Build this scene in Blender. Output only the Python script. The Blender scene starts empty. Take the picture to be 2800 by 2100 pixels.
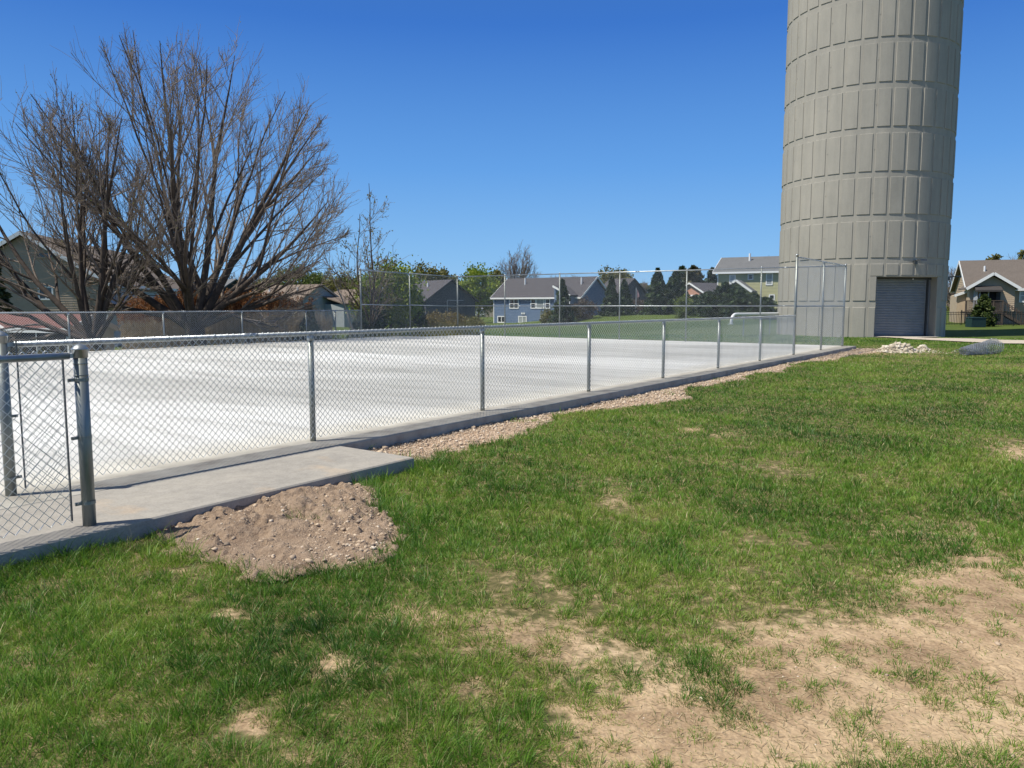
import bpy, math, random
import numpy as np
from mathutils import Vector, Matrix
R = math.radians
rng = np.random.default_rng(7)
random.seed(7)
sc = bpy.context.scene
col = sc.collection

# ------------------------------------------------------------------ camera
CAM_H, FPX, PITCH = 1.524, 2100.0, math.atan(214 / 2100.0)
cam_d = bpy.data.cameras.new("camera")
cam_d.sensor_width = 36.0
cam_d.lens = 36.0 * FPX / 2800.0
cam_d.clip_start, cam_d.clip_end = 0.05, 6000
cam = bpy.data.objects.new("camera", cam_d)
cam.location = (0, 0, CAM_H)
cam.rotation_euler = (R(90) - PITCH, 0, 0)
col.objects.link(cam)
sc.camera = cam
# ------------------------------------------------------------------ sky and sun
SUN_EL, SUN_AZ = 57.5, 249.0
w = bpy.data.worlds.new("World"); sc.world = w; w.use_nodes = True
nt = w.node_tree
sky = nt.nodes.new("ShaderNodeTexSky"); sky.sky_type = 'NISHITA'; sky.sun_disc = False
sky.sun_elevation = R(SUN_EL); sky.sun_rotation = R(SUN_AZ)
sky.altitude = 250; sky.air_density = 1.0; sky.dust_density = 0.35; sky.ozone_density = 2.2
bg = nt.nodes["Background"]; bg.inputs[1].default_value = 0.115
# clear spring sky model leaned to deep blue; unseen zenith whitened to neutralise shadows
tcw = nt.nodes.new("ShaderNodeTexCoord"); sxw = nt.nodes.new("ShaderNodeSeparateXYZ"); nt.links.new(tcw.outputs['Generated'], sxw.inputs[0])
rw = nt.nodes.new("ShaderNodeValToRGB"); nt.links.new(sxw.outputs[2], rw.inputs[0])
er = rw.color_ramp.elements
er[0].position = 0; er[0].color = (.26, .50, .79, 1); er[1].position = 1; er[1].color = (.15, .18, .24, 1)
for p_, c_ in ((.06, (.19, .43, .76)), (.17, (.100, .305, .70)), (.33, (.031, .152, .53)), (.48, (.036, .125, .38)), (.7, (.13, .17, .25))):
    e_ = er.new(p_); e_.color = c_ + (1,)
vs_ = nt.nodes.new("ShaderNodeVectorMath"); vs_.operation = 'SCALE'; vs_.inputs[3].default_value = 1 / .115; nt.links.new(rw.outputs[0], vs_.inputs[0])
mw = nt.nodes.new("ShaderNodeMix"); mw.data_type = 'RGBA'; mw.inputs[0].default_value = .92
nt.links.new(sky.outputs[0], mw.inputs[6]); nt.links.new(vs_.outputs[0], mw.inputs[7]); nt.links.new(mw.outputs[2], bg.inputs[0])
sun_d = bpy.data.lights.new("sun", 'SUN'); sun_d.energy = 4.8; sun_d.angle = R(0.38); sun_d.color = (1.0, 0.945, 0.83)
sun = bpy.data.objects.new("sun", sun_d); col.objects.link(sun)
sdir = Vector((-math.sin(R(SUN_AZ)) * math.cos(R(SUN_EL)), -math.cos(R(SUN_AZ)) * math.cos(R(SUN_EL)), -math.sin(R(SUN_EL))))
sun.rotation_euler = sdir.to_track_quat('-Z', 'Y').to_euler()
sun.location = (-20, -10, 40)
sc.view_settings.view_transform = 'Standard'; sc.view_settings.look = 'None'
sc.view_settings.exposure = 0.2; sc.view_settings.gamma = 1.0; sc.view_settings.use_curve_mapping = False
sc.render.engine = 'CYCLES'
sc.cycles.max_bounces = 6; sc.cycles.diffuse_bounces = 3; sc.cycles.glossy_bounces = 3
sc.cycles.transparent_max_bounces = 8; sc.cycles.caustics_reflective = False; sc.cycles.caustics_refractive = False

# ------------------------------------------------------------------ measuring helpers (photo pixel -> place in the world)
_c, _s = math.cos(PITCH), math.sin(PITCH)
def ray(u, v):
    x = (u - 1400) / FPX; y = -(v - 1050) / FPX
    return np.array([x, _c + y * _s, -_s + y * _c])
def at(u, v, Y):
    r = ray(u, v); return r * (Y / r[1]) + np.array([0, 0, CAM_H])
def gnd(u, v, z=0.0):
    r = ray(u, v); return r * ((z - CAM_H) / r[2]) + np.array([0, 0, CAM_H])
def proj(x, y, z):
    dz = z - CAM_H; zc = y * _c - dz * _s; yc = y * _s + dz * _c
    zc = np.where(zc > 0.05, zc, 0.05)
    return 1400 + FPX * x / zc, 1050 - FPX * yc / zc
# court frame: t along the near fence, s across the slab
O2 = np.array([-0.43, 11.12]); FA = R(35.7)
DV = np.array([math.sin(FA), math.cos(FA)]); NV = np.array([-math.cos(FA), math.sin(FA)])
def ct(t, s, z=0.0):
    q = O2 + DV * t + NV * s; return np.array([q[0], q[1], z])
def to_ts(x, y):
    return (x - O2[0]) * DV[0] + (y - O2[1]) * DV[1], (x - O2[0]) * NV[0] + (y - O2[1]) * NV[1]

# ------------------------------------------------------------------ noise
def _hash(ix, iy, seed):
    h = (ix.astype(np.int64) * 374761393 + iy.astype(np.int64) * 668265263 + seed * 974634777) & 0x7fffffff
    h = ((h ^ (h >> 13)) * 1274126177) & 0x7fffffff
    return ((h ^ (h >> 16)) & 0xffff) / 65535.0
def vn(x, y, seed=0):
    x = np.asarray(x, float); y = np.asarray(y, float)
    ix = np.floor(x); iy = np.floor(y); fx = x - ix; fy = y - iy
    fx = fx * fx * (3 - 2 * fx); fy = fy * fy * (3 - 2 * fy)
    a = _hash(ix, iy, seed); b = _hash(ix + 1, iy, seed); c = _hash(ix, iy + 1, seed); e = _hash(ix + 1, iy + 1, seed)
    return (a * (1 - fx) + b * fx) * (1 - fy) + (c * (1 - fx) + e * fx) * fy
def fbm(x, y, seed=0, n=4):
    r = 0; am = 0.5; tot = 0
    for k in range(n):
        r = r + am * vn(x * 2 ** k, y * 2 ** k, seed + k); tot += am; am *= 0.5
    return r / tot
def sstep(a, b, x):
    t = np.clip((x - a) / (b - a), 0, 1); return t * t * (3 - 2 * t)

# ------------------------------------------------------------------ materials
def new_mat(name):
    m = bpy.data.materials.new(name); m.use_nodes = True
    n = m.node_tree; b = n.nodes["Principled BSDF"]
    return m, n, b
def N(n, typ, **kw):
    o = n.nodes.new(typ)
    for k, v in kw.items(): setattr(o, k, v)
    return o
def noise_node(n, scale, detail=5, rough=0.6, vec=None, mapping=None):
    tc = N(n, "ShaderNodeTexCoord"); src = tc.outputs['Object'] if vec is None else vec
    if mapping is not None:
        mp = N(n, "ShaderNodeMapping"); mp.inputs['Scale'].default_value = mapping
        n.links.new(src, mp.inputs[0]); src = mp.outputs[0]
    t = N(n, "ShaderNodeTexNoise"); t.inputs['Scale'].default_value = scale
    t.inputs['Detail'].default_value = detail; t.inputs['Roughness'].default_value = rough
    n.links.new(src, t.inputs['Vector'])
    return t.outputs['Fac']
def ramp(n, fac, stops):
    r = N(n, "ShaderNodeValToRGB"); e = r.color_ramp.elements
    while len(e) < len(stops): e.new(0.5)
    for el, (p, c) in zip(e, stops):
        el.position = p; el.color = tuple(c) + (1,) if len(c) == 3 else c
    n.links.new(fac, r.inputs[0]); return r.outputs[0]
def mixc(n, fac, a, b, mode='MIX'):
    m = N(n, "ShaderNodeMix", data_type='RGBA', blend_type=mode)
    for sock, val in ((m.inputs[0], fac), (m.inputs[6], a), (m.inputs[7], b)):
        if hasattr(val, 'is_linked'): n.links.new(val, sock)
        elif isinstance(val, (int, float)): sock.default_value = val
        else: sock.default_value = tuple(val) + (1,)
    return m.outputs[2]
def math_n(n, op, a, b=None, clamp=False):
    m = N(n, "ShaderNodeMath", operation=op); m.use_clamp = clamp
    for sock, val in ((m.inputs[0], a), (m.inputs[1], b)):
        if val is None: continue
        if hasattr(val, 'is_linked'): n.links.new(val, sock)
        else: sock.default_value = val
    return m.outputs[0]
def bump(n, b, h, strength=0.3, dist=0.02):
    k = N(n, "ShaderNodeBump"); k.inputs['Strength'].default_value = strength; k.inputs['Distance'].default_value = dist
    n.links.new(h, k.inputs['Height']); n.links.new(k.outputs[0], b.inputs['Normal'])
def scl(c, f): return tuple(min(1, x * f) for x in c)
def simple(name, c, rough=0.8, metal=0.0, var=0.18, scale=6, bmp=0.0, spec=None, mapping=None):
    m, n, b = new_mat(name)
    f = noise_node(n, scale, mapping=mapping)
    n.links.new(ramp(n, f, [(0.3, scl(c, 1 - var)), (0.7, scl(c, 1 + var))]), b.inputs['Base Color'])
    b.inputs['Roughness'].default_value = rough; b.inputs['Metallic'].default_value = metal
    if spec is not None: b.inputs['Specular IOR Level'].default_value = spec
    if bmp: bump(n, b, f, bmp)
    return m
def tinted(name, stops, rough=0.6, trans=0.0, spec=0.3):
    m, n, b = new_mat(name)
    a = N(n, "ShaderNodeAttribute", attribute_name="tint")
    c = ramp(n, a.outputs['Fac'], stops)
    n.links.new(c, b.inputs['Base Color']); b.inputs['Roughness'].default_value = rough
    b.inputs['Specular IOR Level'].default_value = spec
    if trans:
        t = N(n, "ShaderNodeBsdfTranslucent"); n.links.new(c, t.inputs[0])
        x = N(n, "ShaderNodeMixShader"); x.inputs[0].default_value = trans
        n.links.new(b.outputs[0], x.inputs[1]); n.links.new(t.outputs[0], x.inputs[2])
        n.links.new(x.outputs[0], n.nodes["Material Output"].inputs[0])
    return m
def shingle_mat(name, c):
    m, n, b = new_mat(name)
    f1 = noise_node(n, 1.2); f2 = noise_node(n, 9, 2, mapping=(1, 1, 3))
    c1 = ramp(n, f2, [(0.3, scl(c, .72)), (0.5, c), (0.7, scl(c, 1.35))])
    n.links.new(mixc(n, 0.35, c1, ramp(n, f1, [(0.3, scl(c, .8)), (0.7, scl(c, 1.2))])), b.inputs['Base Color'])
    b.inputs['Roughness'].default_value = 0.9
    bump(n, b, f2, 0.4, 0.03)
    return m
MT = {}
MT['steel'] = simple('galvanised_steel', (.40, .43, .45), .40, .85, .16, 9)
MT['post_steel'] = simple('weathered_galvanised_steel', (.27, .29, .28), .48, .65, .22, 7, mapping=(3, 3, .6))
MT['wire'] = simple('galvanised_wire', (.62, .64, .65), .36, .62, .08, 3)
MT['dark_steel'] = simple('dark_steel', (.10, .11, .12), .5, .6)
MT['white'] = simple('white_trim_paint', (.78, .79, .80), .6, 0, .04)
MT['glass'] = simple('window_glass', (.022, .028, .035), .06, 0, .2, 1, spec=.8)
MT['lit_glass'] = simple('blind_behind_glass', (.32, .35, .36), .12, 0, .15, 2, spec=.8)
MT['black'] = simple('interior_shade', (.008, .008, .01), .9)  # near-black colour standing in for the shade inside openings
MT['iron'] = simple('black_iron', (.012, .012, .013), .5, 0)
MT['deck_wood'] = simple('weathered_brown_wood', (.085, .062, .05), .8, 0, .3, 8)
MT['bark'] = simple('tree_bark', (.105, .078, .058), .9, 0, .35, 7, .5)
MT['bark_dark'] = simple('dark_bark', (.075, .056, .044), .9, 0, .4, 5, .5)
MT['twig'] = simple('twig_bark', (.215, .172, .14), .85, 0, .3, 3)
MT['twig_grey'] = simple('grey_twig_bark', (.21, .17, .145), .85, 0, .25, 2)
MT['pale_bark'] = simple('pale_bark', (.42, .36, .29), .85, 0, .25, 4)
MT['bud'] = tinted('bud_green', [(0, (.13, .12, .035)), (1, (.26, .26, .07))], .7, .2)
MT['leaf_spring'] = tinted('spring_leaves', [(0, (.08, .13, .016)), (.5, (.20, .28, .03)), (1, (.38, .42, .065))], .5, .35)
MT['leaf_mid'] = tinted('young_green_leaves', [(0, (.06, .09, .02)), (.5, (.14, .19, .045)), (1, (.25, .28, .08))], .55, .3)
MT['leaf_olive'] = tinted('olive_budding_leaves', [(0, (.08, .08, .026)), (.5, (.175, .17, .05)), (1, (.28, .26, .09))], .6, .25)
MT['leaf_gold'] = tinted('golden_shrub_leaves', [(0, (.08, .06, .025)), (.5, (.17, .13, .045)), (1, (.28, .22, .08))], .6, .25)
MT['leaf_purple'] = tinted('purple_brown_shrub_leaves', [(0, (.05, .035, .03)), (.5, (.10, .075, .06)), (1, (.18, .14, .10))], .6, .2)
MT['needle'] = tinted('conifer_needles', [(0, (.012, .026, .012)), (.5, (.034, .062, .024)), (1, (.085, .125, .045))], .55, .15)
MT['needle_light'] = tinted('pine_needles', [(0, (.025, .04, .012)), (.5, (.06, .09, .02)), (1, (.13, .16, .045))], .55, .2)
MT['needle_rust'] = tinted('rusty_pine_needles', [(0, (.03, .04, .018)), (.5, (.075, .075, .03)), (1, (.16, .11, .05))], .6, .15)
MT['reed_plume'] = tinted('reed_plumes', [(0, (.13, .05, .02)), (.5, (.26, .11, .042)), (1, (.42, .22, .09))], .8, .25)
MT['reed_stem'] = tinted('reed_stems', [(0, (.26, .19, .11)), (1, (.56, .45, .30))], .8, .2)
MT['grass'] = tinted('grass_blades', [(0, (.026, .085, .012)), (.16, (.055, .15, .016)), (.38, (.125, .265, .026)), (.62, (.25, .37, .05)), (.8, (.34, .37, .10)), (.88, (.46, .38, .17)), (1, (.62, .50, .28))], .45, .40, .4)
MT['stone'] = tinted('loose_stones', [(0, (.11, .09, .075)), (.35, (.40, .31, .23)), (.75, (.56, .44, .32)), (1, (.72, .64, .54))], .9, 0)
MT['rubble'] = tinted('pale_rubble', [(0, (.32, .27, .20)), (.5, (.52, .46, .36)), (1, (.74, .69, .60))], .9, 0)

# ------------------------------------------------------------------ mesh helpers
class MB:
    def __init__(s): s.v = []; s.f = []
    def add(s, vs, fs):
        o = len(s.v); s.v += [tuple(map(float, p)) for p in vs]; s.f += [tuple(i + o for i in f) for f in fs]
    def box(s, c, size, ax=None):
        c = np.array(c, float); ax = np.eye(3) if ax is None else np.array(ax, float)
        h = np.array(size, float) / 2
        vs = [c + ax[0] * h[0] * a + ax[1] * h[1] * b + ax[2] * h[2] * e for a in (-1, 1) for b in (-1, 1) for e in (-1, 1)]
        s.add(vs, [(0, 1, 3, 2), (4, 6, 7, 5), (0, 4, 5, 1), (2, 3, 7, 6), (0, 2, 6, 4), (1, 5, 7, 3)])
    def bar(s, p, q, wd, th, up=(0, 0, 1)):
        p = np.array(p, float); q = np.array(q, float); a = q - p; L = np.linalg.norm(a); a /= L
        b = np.cross(up, a)
        b = b / np.linalg.norm(b) if np.linalg.norm(b) > 1e-5 else np.array([1., 0, 0])
        s.box((p + q) / 2, (L, wd, th), (a, b, np.cross(a, b)))
    def tube(s, pts, rad, k=8, caps=True):
        pts = [np.array(p, float) for p in pts]; n = len(pts)
        rad = [rad] * n if np.isscalar(rad) else rad
        vs = []; fs = []
        ref = None
        for i, p in enumerate(pts):
            t = pts[min(i + 1, n - 1)] - pts[max(i - 1, 0)]; t /= np.linalg.norm(t)
            if ref is None:
                ref = np.cross(t, (0, 0, 1.0)) if abs(t[2]) < .9 else np.cross(t, (1.0, 0, 0))
            ref = ref - t * np.dot(ref, t); ref /= np.linalg.norm(ref); b = np.cross(t, ref)
            vs += [p + rad[i] * (math.cos(2 * math.pi * j / k) * ref + math.sin(2 * math.pi * j / k) * b) for j in range(k)]
        for i in range(n - 1):
            for j in range(k):
                j2 = (j + 1) % k; fs.append((i * k + j, i * k + j2, (i + 1) * k + j2, (i + 1) * k + j))
        if caps: fs += [tuple(range(k))[::-1], tuple((n - 1) * k + j for j in range(k))]
        s.add(vs, fs)
    def prism(s, poly, vec):
        n = len(poly); vec = np.array(vec, float); p = [np.array(q, float) for q in poly]
        s.add(p + [q + vec for q in p], [tuple(range(n))[::-1], tuple(range(n, 2 * n))] + [(i, (i + 1) % n, n + (i + 1) % n, n + i) for i in range(n)])
    def quad(s, a, b, c, e): s.add([a, b, c, e], [(0, 1, 2, 3)])
def link(name, me, mat, parent=None):
    o = bpy.data.objects.new(name, me); col.objects.link(o)
    if mat is not None and not me.materials: me.materials.append(MT[mat] if isinstance(mat, str) else mat)
    if parent is not None: o.parent = parent
    return o
def root_of(o):
    while o.parent is not None: o = o.parent
    return o
def build(name, mb, mat, parent=None, smooth=False, origin=None):
    """Links the collected shape as one mesh object; vertices are world coordinates."""
    if origin is None: origin = np.array(root_of(parent).location) if parent is not None else np.zeros(3)
    me = bpy.data.meshes.new(name)
    v = np.array(mb.v, float) - origin
    me.from_pydata([tuple(p) for p in v], [], mb.f); me.update()
    bm_fix(me)
    if smooth: me.polygons.foreach_set('use_smooth', [True] * len(me.polygons))
    o = link(name, me, mat, parent)
    if parent is None: o.location = origin
    return o
import bmesh
def bm_fix(me):
    bm = bmesh.new(); bm.from_mesh(me); bmesh.ops.recalc_face_normals(bm, faces=bm.faces); bm.to_mesh(me); bm.free()
def fast(name, verts, quads=None, tris=None, tint=None, smooth=False, attrs=None):
    me = bpy.data.meshes.new(name)
    verts = np.asarray(verts, np.float32)
    me.vertices.add(len(verts)); me.vertices.foreach_set('co', verts.ravel())
    li = []; ls = []; st = 0
    nq = 0 if quads is None else len(quads); ntr = 0 if tris is None else len(tris)
    parts = []
    if nq: parts.append(np.asarray(quads, np.int32).ravel())
    if ntr: parts.append(np.asarray(tris, np.int32).ravel())
    loops = np.concatenate(parts)
    starts = np.concatenate([np.arange(nq) * 4, nq * 4 + np.arange(ntr) * 3]).astype(np.int32)
    me.loops.add(len(loops)); me.loops.foreach_set('vertex_index', loops)
    me.polygons.add(nq + ntr); me.polygons.foreach_set('loop_start', starts)
    if smooth: me.polygons.foreach_set('use_smooth', np.ones(nq + ntr, bool))
    me.update(calc_edges=True)
    at_ = dict(attrs or {})
    if tint is not None: at_['tint'] = tint
    for k, a in at_.items():
        l = me.attributes.new(k, 'FLOAT', 'POINT'); l.data.foreach_set('value', np.asarray(a, np.float32))
    me.validate()
    return me
def prop(o, label=None, cat=None, group=None, kind=None):
    if label: o['label'] = label
    if cat: o['category'] = cat
    if group: o['group'] = group
    if kind: o['kind'] = kind
    return o
def thing(name, label, cat, loc, group=None):
    o = bpy.data.objects.new(name, None); col.objects.link(o)
    o.location = [float(x) for x in loc]; o.empty_display_size = .2
    return prop(o, label, cat, group)

# ------------------------------------------------------------------ terrain
CTRL = np.array([(0, 5, -.13), (-4, 3, -.13), (5, 12, -.13), (12, 25, -.13), (14, 32, -.13), (0, -3, -.13), (8, 5, -.13), (20, 20, -.13), (3, 0, -.13), (-10, -2, -.13),
  (19, 40, -.11), (20, 48, -.11), (30, 40, -.11), (30, 63, -.06), (40, 62, -.06), (45, 80, 0), (60, 50, -.1), (6, 33, -.13),
  (14.5, 90, .45), (26, 98, .5), (36, 98, .5), (50, 110, .5), (16, 70, .1), (14, 125, .1),
  (-3, 118, -1.1), (4, 108, -.9), (9, 103, -.45), (-3, 44, -.12), (2, 60, -.32), (8, 60, -.12), (-4, 80, -.8), (-12, 100, -1.0),
  (-8.6, 38.5, -.35), (-17, 25, -.9), (-14.5, 32, -1.1), (-20, 40, -1.25), (-30, 50, -1.3), (-20, 60, -1.1), (-25, 100, -1.3), (-40, 60, -1.3), (-14, 58, -.45), (-16, 70, -.9),
  (-22, 18, -.9), (-18, 8, -.4), (-30, 10, -.9), (-11, 44, -.6), (-25, 30, -1.25),
  (0, 300, .5), (-150, 300, .5), (150, 300, 1), (-200, 0, 0), (200, 0, 0), (0, -200, 0)], float)
def terr(x, y):
    x = np.asarray(x, float); y = np.asarray(y, float); out = np.empty(x.shape).ravel(); xf = x.ravel(); yf = y.ravel()
    for i in range(0, len(xf), 200000):
        dx = xf[i:i + 200000, None] - CTRL[None, :, 0]; dy = yf[i:i + 200000, None] - CTRL[None, :, 1]
        wt = 1.0 / (dx * dx + dy * dy + 4.0) ** 2
        out[i:i + 200000] = (wt * CTRL[None, :, 2]).sum(1) / wt.sum(1)
    z = out.reshape(x.shape)
    t, s = to_ts(x, y)
    # level bench beside the court's near edge and its far end
    near = (1 - sstep(2.0, 6.0, np.where(s < -.4, -.4 - s, np.where(t > 22.5, (t - 22.5) * .6, np.where(s > 17.3, (s - 17.0) * 2.5 + 1.6, 0)))))
    z = z * (1 - near) + (-.13) * near
    inside = (t < 22.3) & (s > -.1) & (s < 16.9 + .05 * (t + 16) - .3)
    inside |= (t < -3.4) & (s > -1.3) & (s < 0.2)
    z = np.where(inside, -.32, z)
    z = z + (fbm(x * .9, y * .9, 5, 3) - .5) * .05 * np.clip(np.hypot(x, y) / 4, .35, 1) * (~inside)
    return z
PATCH = [(2010, 1570, 400, 130, .86), (1640, 1590, 310, 95, .84), (1400, 1650, 210, 75, .8), (2190, 1380, 200, 100, .80), (1820, 1410, 260, 60, .55), (1750, 1440, 560, 150, .42), (2150, 1250, 240, 130, .35), (2080, 1255, 140, 50, .62),
  (720, 1440, 66, 32, .78), (545, 1560, 55, 30, .72), (1190, 1400, 130, 55, .5), (1000, 1360, 130, 45, .42), (1430, 1540, 190, 50, .62), (1020, 1500, 70, 35, .42),
  (870, 1330, 70, 28, .5), (2190, 980, 70, 26, .55), (2020, 1020, 70, 14, .35), (1490, 928, 34, 6, .75), (1580, 938, 60, 6, .5), (1385, 925, 40, 5, .4),
  (500, 1330, 50, 22, .42), (230, 1560, 60, 20, .4), (60, 1440, 26, 16, .55), (1330, 1085, 40, 18, .4), (1900, 760, 160, 10, .55), (1690, 1010, 140, 24, .22), (1350, 1270, 300, 40, .22), (2000, 1150, 180, 30, .35), (640, 1640, 50, 22, .5)]
GW_T = [-3.2, -2.9, -2.3, -1.6, -.9, .2, 1.4, 1.9, 2.7, 3.6, 4.4, 5.8, 7.8, 9.9, 10.9, 12.5, 14.4, 16.2, 18, 20, 22.4, 24]
GW_S = [.55, .68, .66, .85, .80, .45, .22, .30, .75, 1.0, .8, .32, .50, .32, .65, .4, .2, .8, .6, .9, 1.1, .6]
MOUND = np.array([(-2.55, 5.50), (-2.50, 6.05), (-2.20, 6.62), (-1.85, 7.42), (-1.45, 6.9), (-1.22, 6.1), (-.92, 5.6), (-.95, 4.95), (-1.42, 4.66), (-1.92, 4.93), (-2.3, 5.2)])
MC = MOUND.mean(0)
def mound_r(x, y):
    """0 in the middle of the soil heap, 1 on its outline."""
    ang = np.arctan2(y - MC[1], x - MC[0]); pa = np.arctan2(MOUND[:, 1] - MC[1], MOUND[:, 0] - MC[0]); pr = np.hypot(MOUND[:, 0] - MC[0], MOUND[:, 1] - MC[1])
    o = np.argsort(pa); rr = np.interp(ang, np.concatenate([pa[o] - 2 * np.pi, pa[o], pa[o] + 2 * np.pi]), np.tile(pr[o], 3))
    return np.hypot(x - MC[0], y - MC[1]) / rr
def masks(x, y):
    """bare 0..1 (thin or missing grass), gravel 0..1, hard = paved or built on."""
    u, v = proj(x, y, -.13); u = u / 1.26582; v = v / 1.26582
    b = np.ones(x.shape)
    for cx, cy, rx, ry, am in PATCH:
        b *= 1 - min(am, .94) * np.exp(-(((u - cx) / rx) ** 2 + ((v - cy) / ry) ** 2) * .95)
    b = np.where((y > .5) & (v > 700), 1 - b, 0)
    t, s = to_ts(x, y)
    wob = (fbm(x * 2.2, y * 2.2, 31, 3) - .5) * .5
    gd = (-.4 - s) - np.interp(t, GW_T, GW_S) - wob
    g = np.where((t > -3.3) & (t < 23.5) & (s < .2), 1 - sstep(-.10, .22, gd), 0)
    g = np.maximum(g, 1 - sstep(.93, 1.12, mound_r(x, y) + wob * .25))
    ge = np.where((t > 22.3) & (s > -1.6) & (s < 4), 1 - sstep(.1, 1.0, t - 22.5 + wob), 0)
    g = np.maximum(g, ge * .8)
    hard = (t < 22.6) & (s > -.42) & (s < 16.9 + .05 * (t + 16)) | (t < -3.12) & (s > -1.55) & (s < 0)
    return b, g, hard
rr = np.concatenate([np.geomspace(.4, 60, 420), np.geomspace(62, 3000, 90)])
aa = np.concatenate([np.linspace(R(-50), R(50), 300), np.linspace(R(52), R(308), 110)])
RRg, AAg = np.meshgrid(rr, aa, indexing='ij')
gx = RRg * np.sin(AAg); gy = RRg * np.cos(AAg)
bm_, gm_, hm_ = masks(gx, gy)
gz = terr(gx, gy)
gz = gz + (1 - sstep(.3, .8, np.abs(gm_ - .5) * 2 + .2)) * 0 - gm_ * .0
nr, na = gx.shape
idx = np.arange(nr * na).reshape(nr, na)
nxt = np.roll(idx, -1, axis=1)
q = np.stack([idx[:-1], idx[1:], nxt[1:], nxt[:-1]], -1).reshape(-1, 4)
gv = np.stack([gx, gy, gz], -1).reshape(-1, 3)
c0 = len(gv); gv = np.vstack([gv, [[0, 0, -.13]]])
tr = np.stack([np.full(na, c0), idx[0], nxt[0]], -1)
far_at = sstep(28, 44, RRg)
m, n, b = new_mat('lawn_soil')
ab = N(n, "ShaderNodeAttribute", attribute_name="bare"); ag = N(n, "ShaderNodeAttribute", attribute_name="gravel"); af = N(n, "ShaderNodeAttribute", attribute_name="far")
n1 = noise_node(n, 1.6, 6); n2 = noise_node(n, 14, 5); n3 = noise_node(n, 70, 4); n4 = noise_node(n, .35, 4)
soil = ramp(n, n1, [(.36, (.17, .11, .07)), (.46, (.34, .235, .15)), (.56, (.57, .425, .275)), (.72, (.68, .53, .355))])
soil = mixc(n, .42, soil, ramp(n, n2, [(.3, (.15, .095, .06)), (.48, (.42, .295, .18)), (.68, (.62, .47, .30))]))
soil = mixc(n, .28, soil, ramp(n, n3, [(.32, (.10, .07, .045)), (.55, (.40, .29, .18)), (.72, (.62, .50, .36))]))
thatch = ramp(n, n2, [(.3, (.07, .075, .03)), (.5, (.15, .13, .06)), (.68, (.32, .245, .14))])
lawn = ramp(n, n4, [(.3, (.06, .092, .02)), (.5, (.085, .118, .026)), (.7, (.115, .14, .038))])
lawn = mixc(n, .5, lawn, ramp(n, n1, [(.3, (.05, .088, .016)), (.7, (.11, .145, .034))]))
base = mixc(n, af.outputs['Fac'], thatch, lawn)
bm1 = math_n(n, 'ADD', ab.outputs['Fac'], math_n(n, 'MULTIPLY', math_n(n, 'SUBTRACT', n2, .5), 1.0))
bm2 = N(n, "ShaderNodeMapRange"); bm2.inputs[1].default_value = .22; bm2.inputs[2].default_value = .55; n.links.new(bm1, bm2.inputs[0])
base = mixc(n, bm2.outputs[0], base, soil)
vo = N(n, "ShaderNodeTexVoronoi"); vo.inputs['Scale'].default_value = 34; tcg = N(n, "ShaderNodeTexCoord"); n.links.new(tcg.outputs['Object'], vo.inputs['Vector'])
vsep = N(n, "ShaderNodeSeparateColor"); n.links.new(vo.outputs['Color'], vsep.inputs[0])
grav = ramp(n, vsep.outputs[0], [(.0, (.27, .19, .135)), (.5, (.50, .37, .265)), (.85, (.62, .49, .37)), (1, (.74, .66, .55))])
grav = mixc(n, .45, grav, ramp(n, n1, [(.35, (.28, .18, .12)), (.6, (.50, .36, .255))]))
base = mixc(n, ag.outputs['Fac'], base, grav)
n.links.new(base, b.inputs['Base Color']); b.inputs['Roughness'].default_value = .95; b.inputs['Specular IOR Level'].default_value = .1
hh = math_n(n, 'ADD', math_n(n, 'MULTIPLY', n2, .8), math_n(n, 'ADD', math_n(n, 'MULTIPLY', n3, .4), math_n(n, 'MULTIPLY', vo.outputs['Distance'], -.5)))
bump(n, b, hh, .6, .02)
MT['ground'] = m
ext = lambda a_, v_: np.append(a_.ravel(), v_)
me = fast('ground', gv, q, tr, smooth=True, attrs={'bare': ext(bm_, .3), 'gravel': ext(gm_, 0), 'far': ext(far_at, 0)})
prop(link('ground', me, 'ground'), kind='structure')

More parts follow.
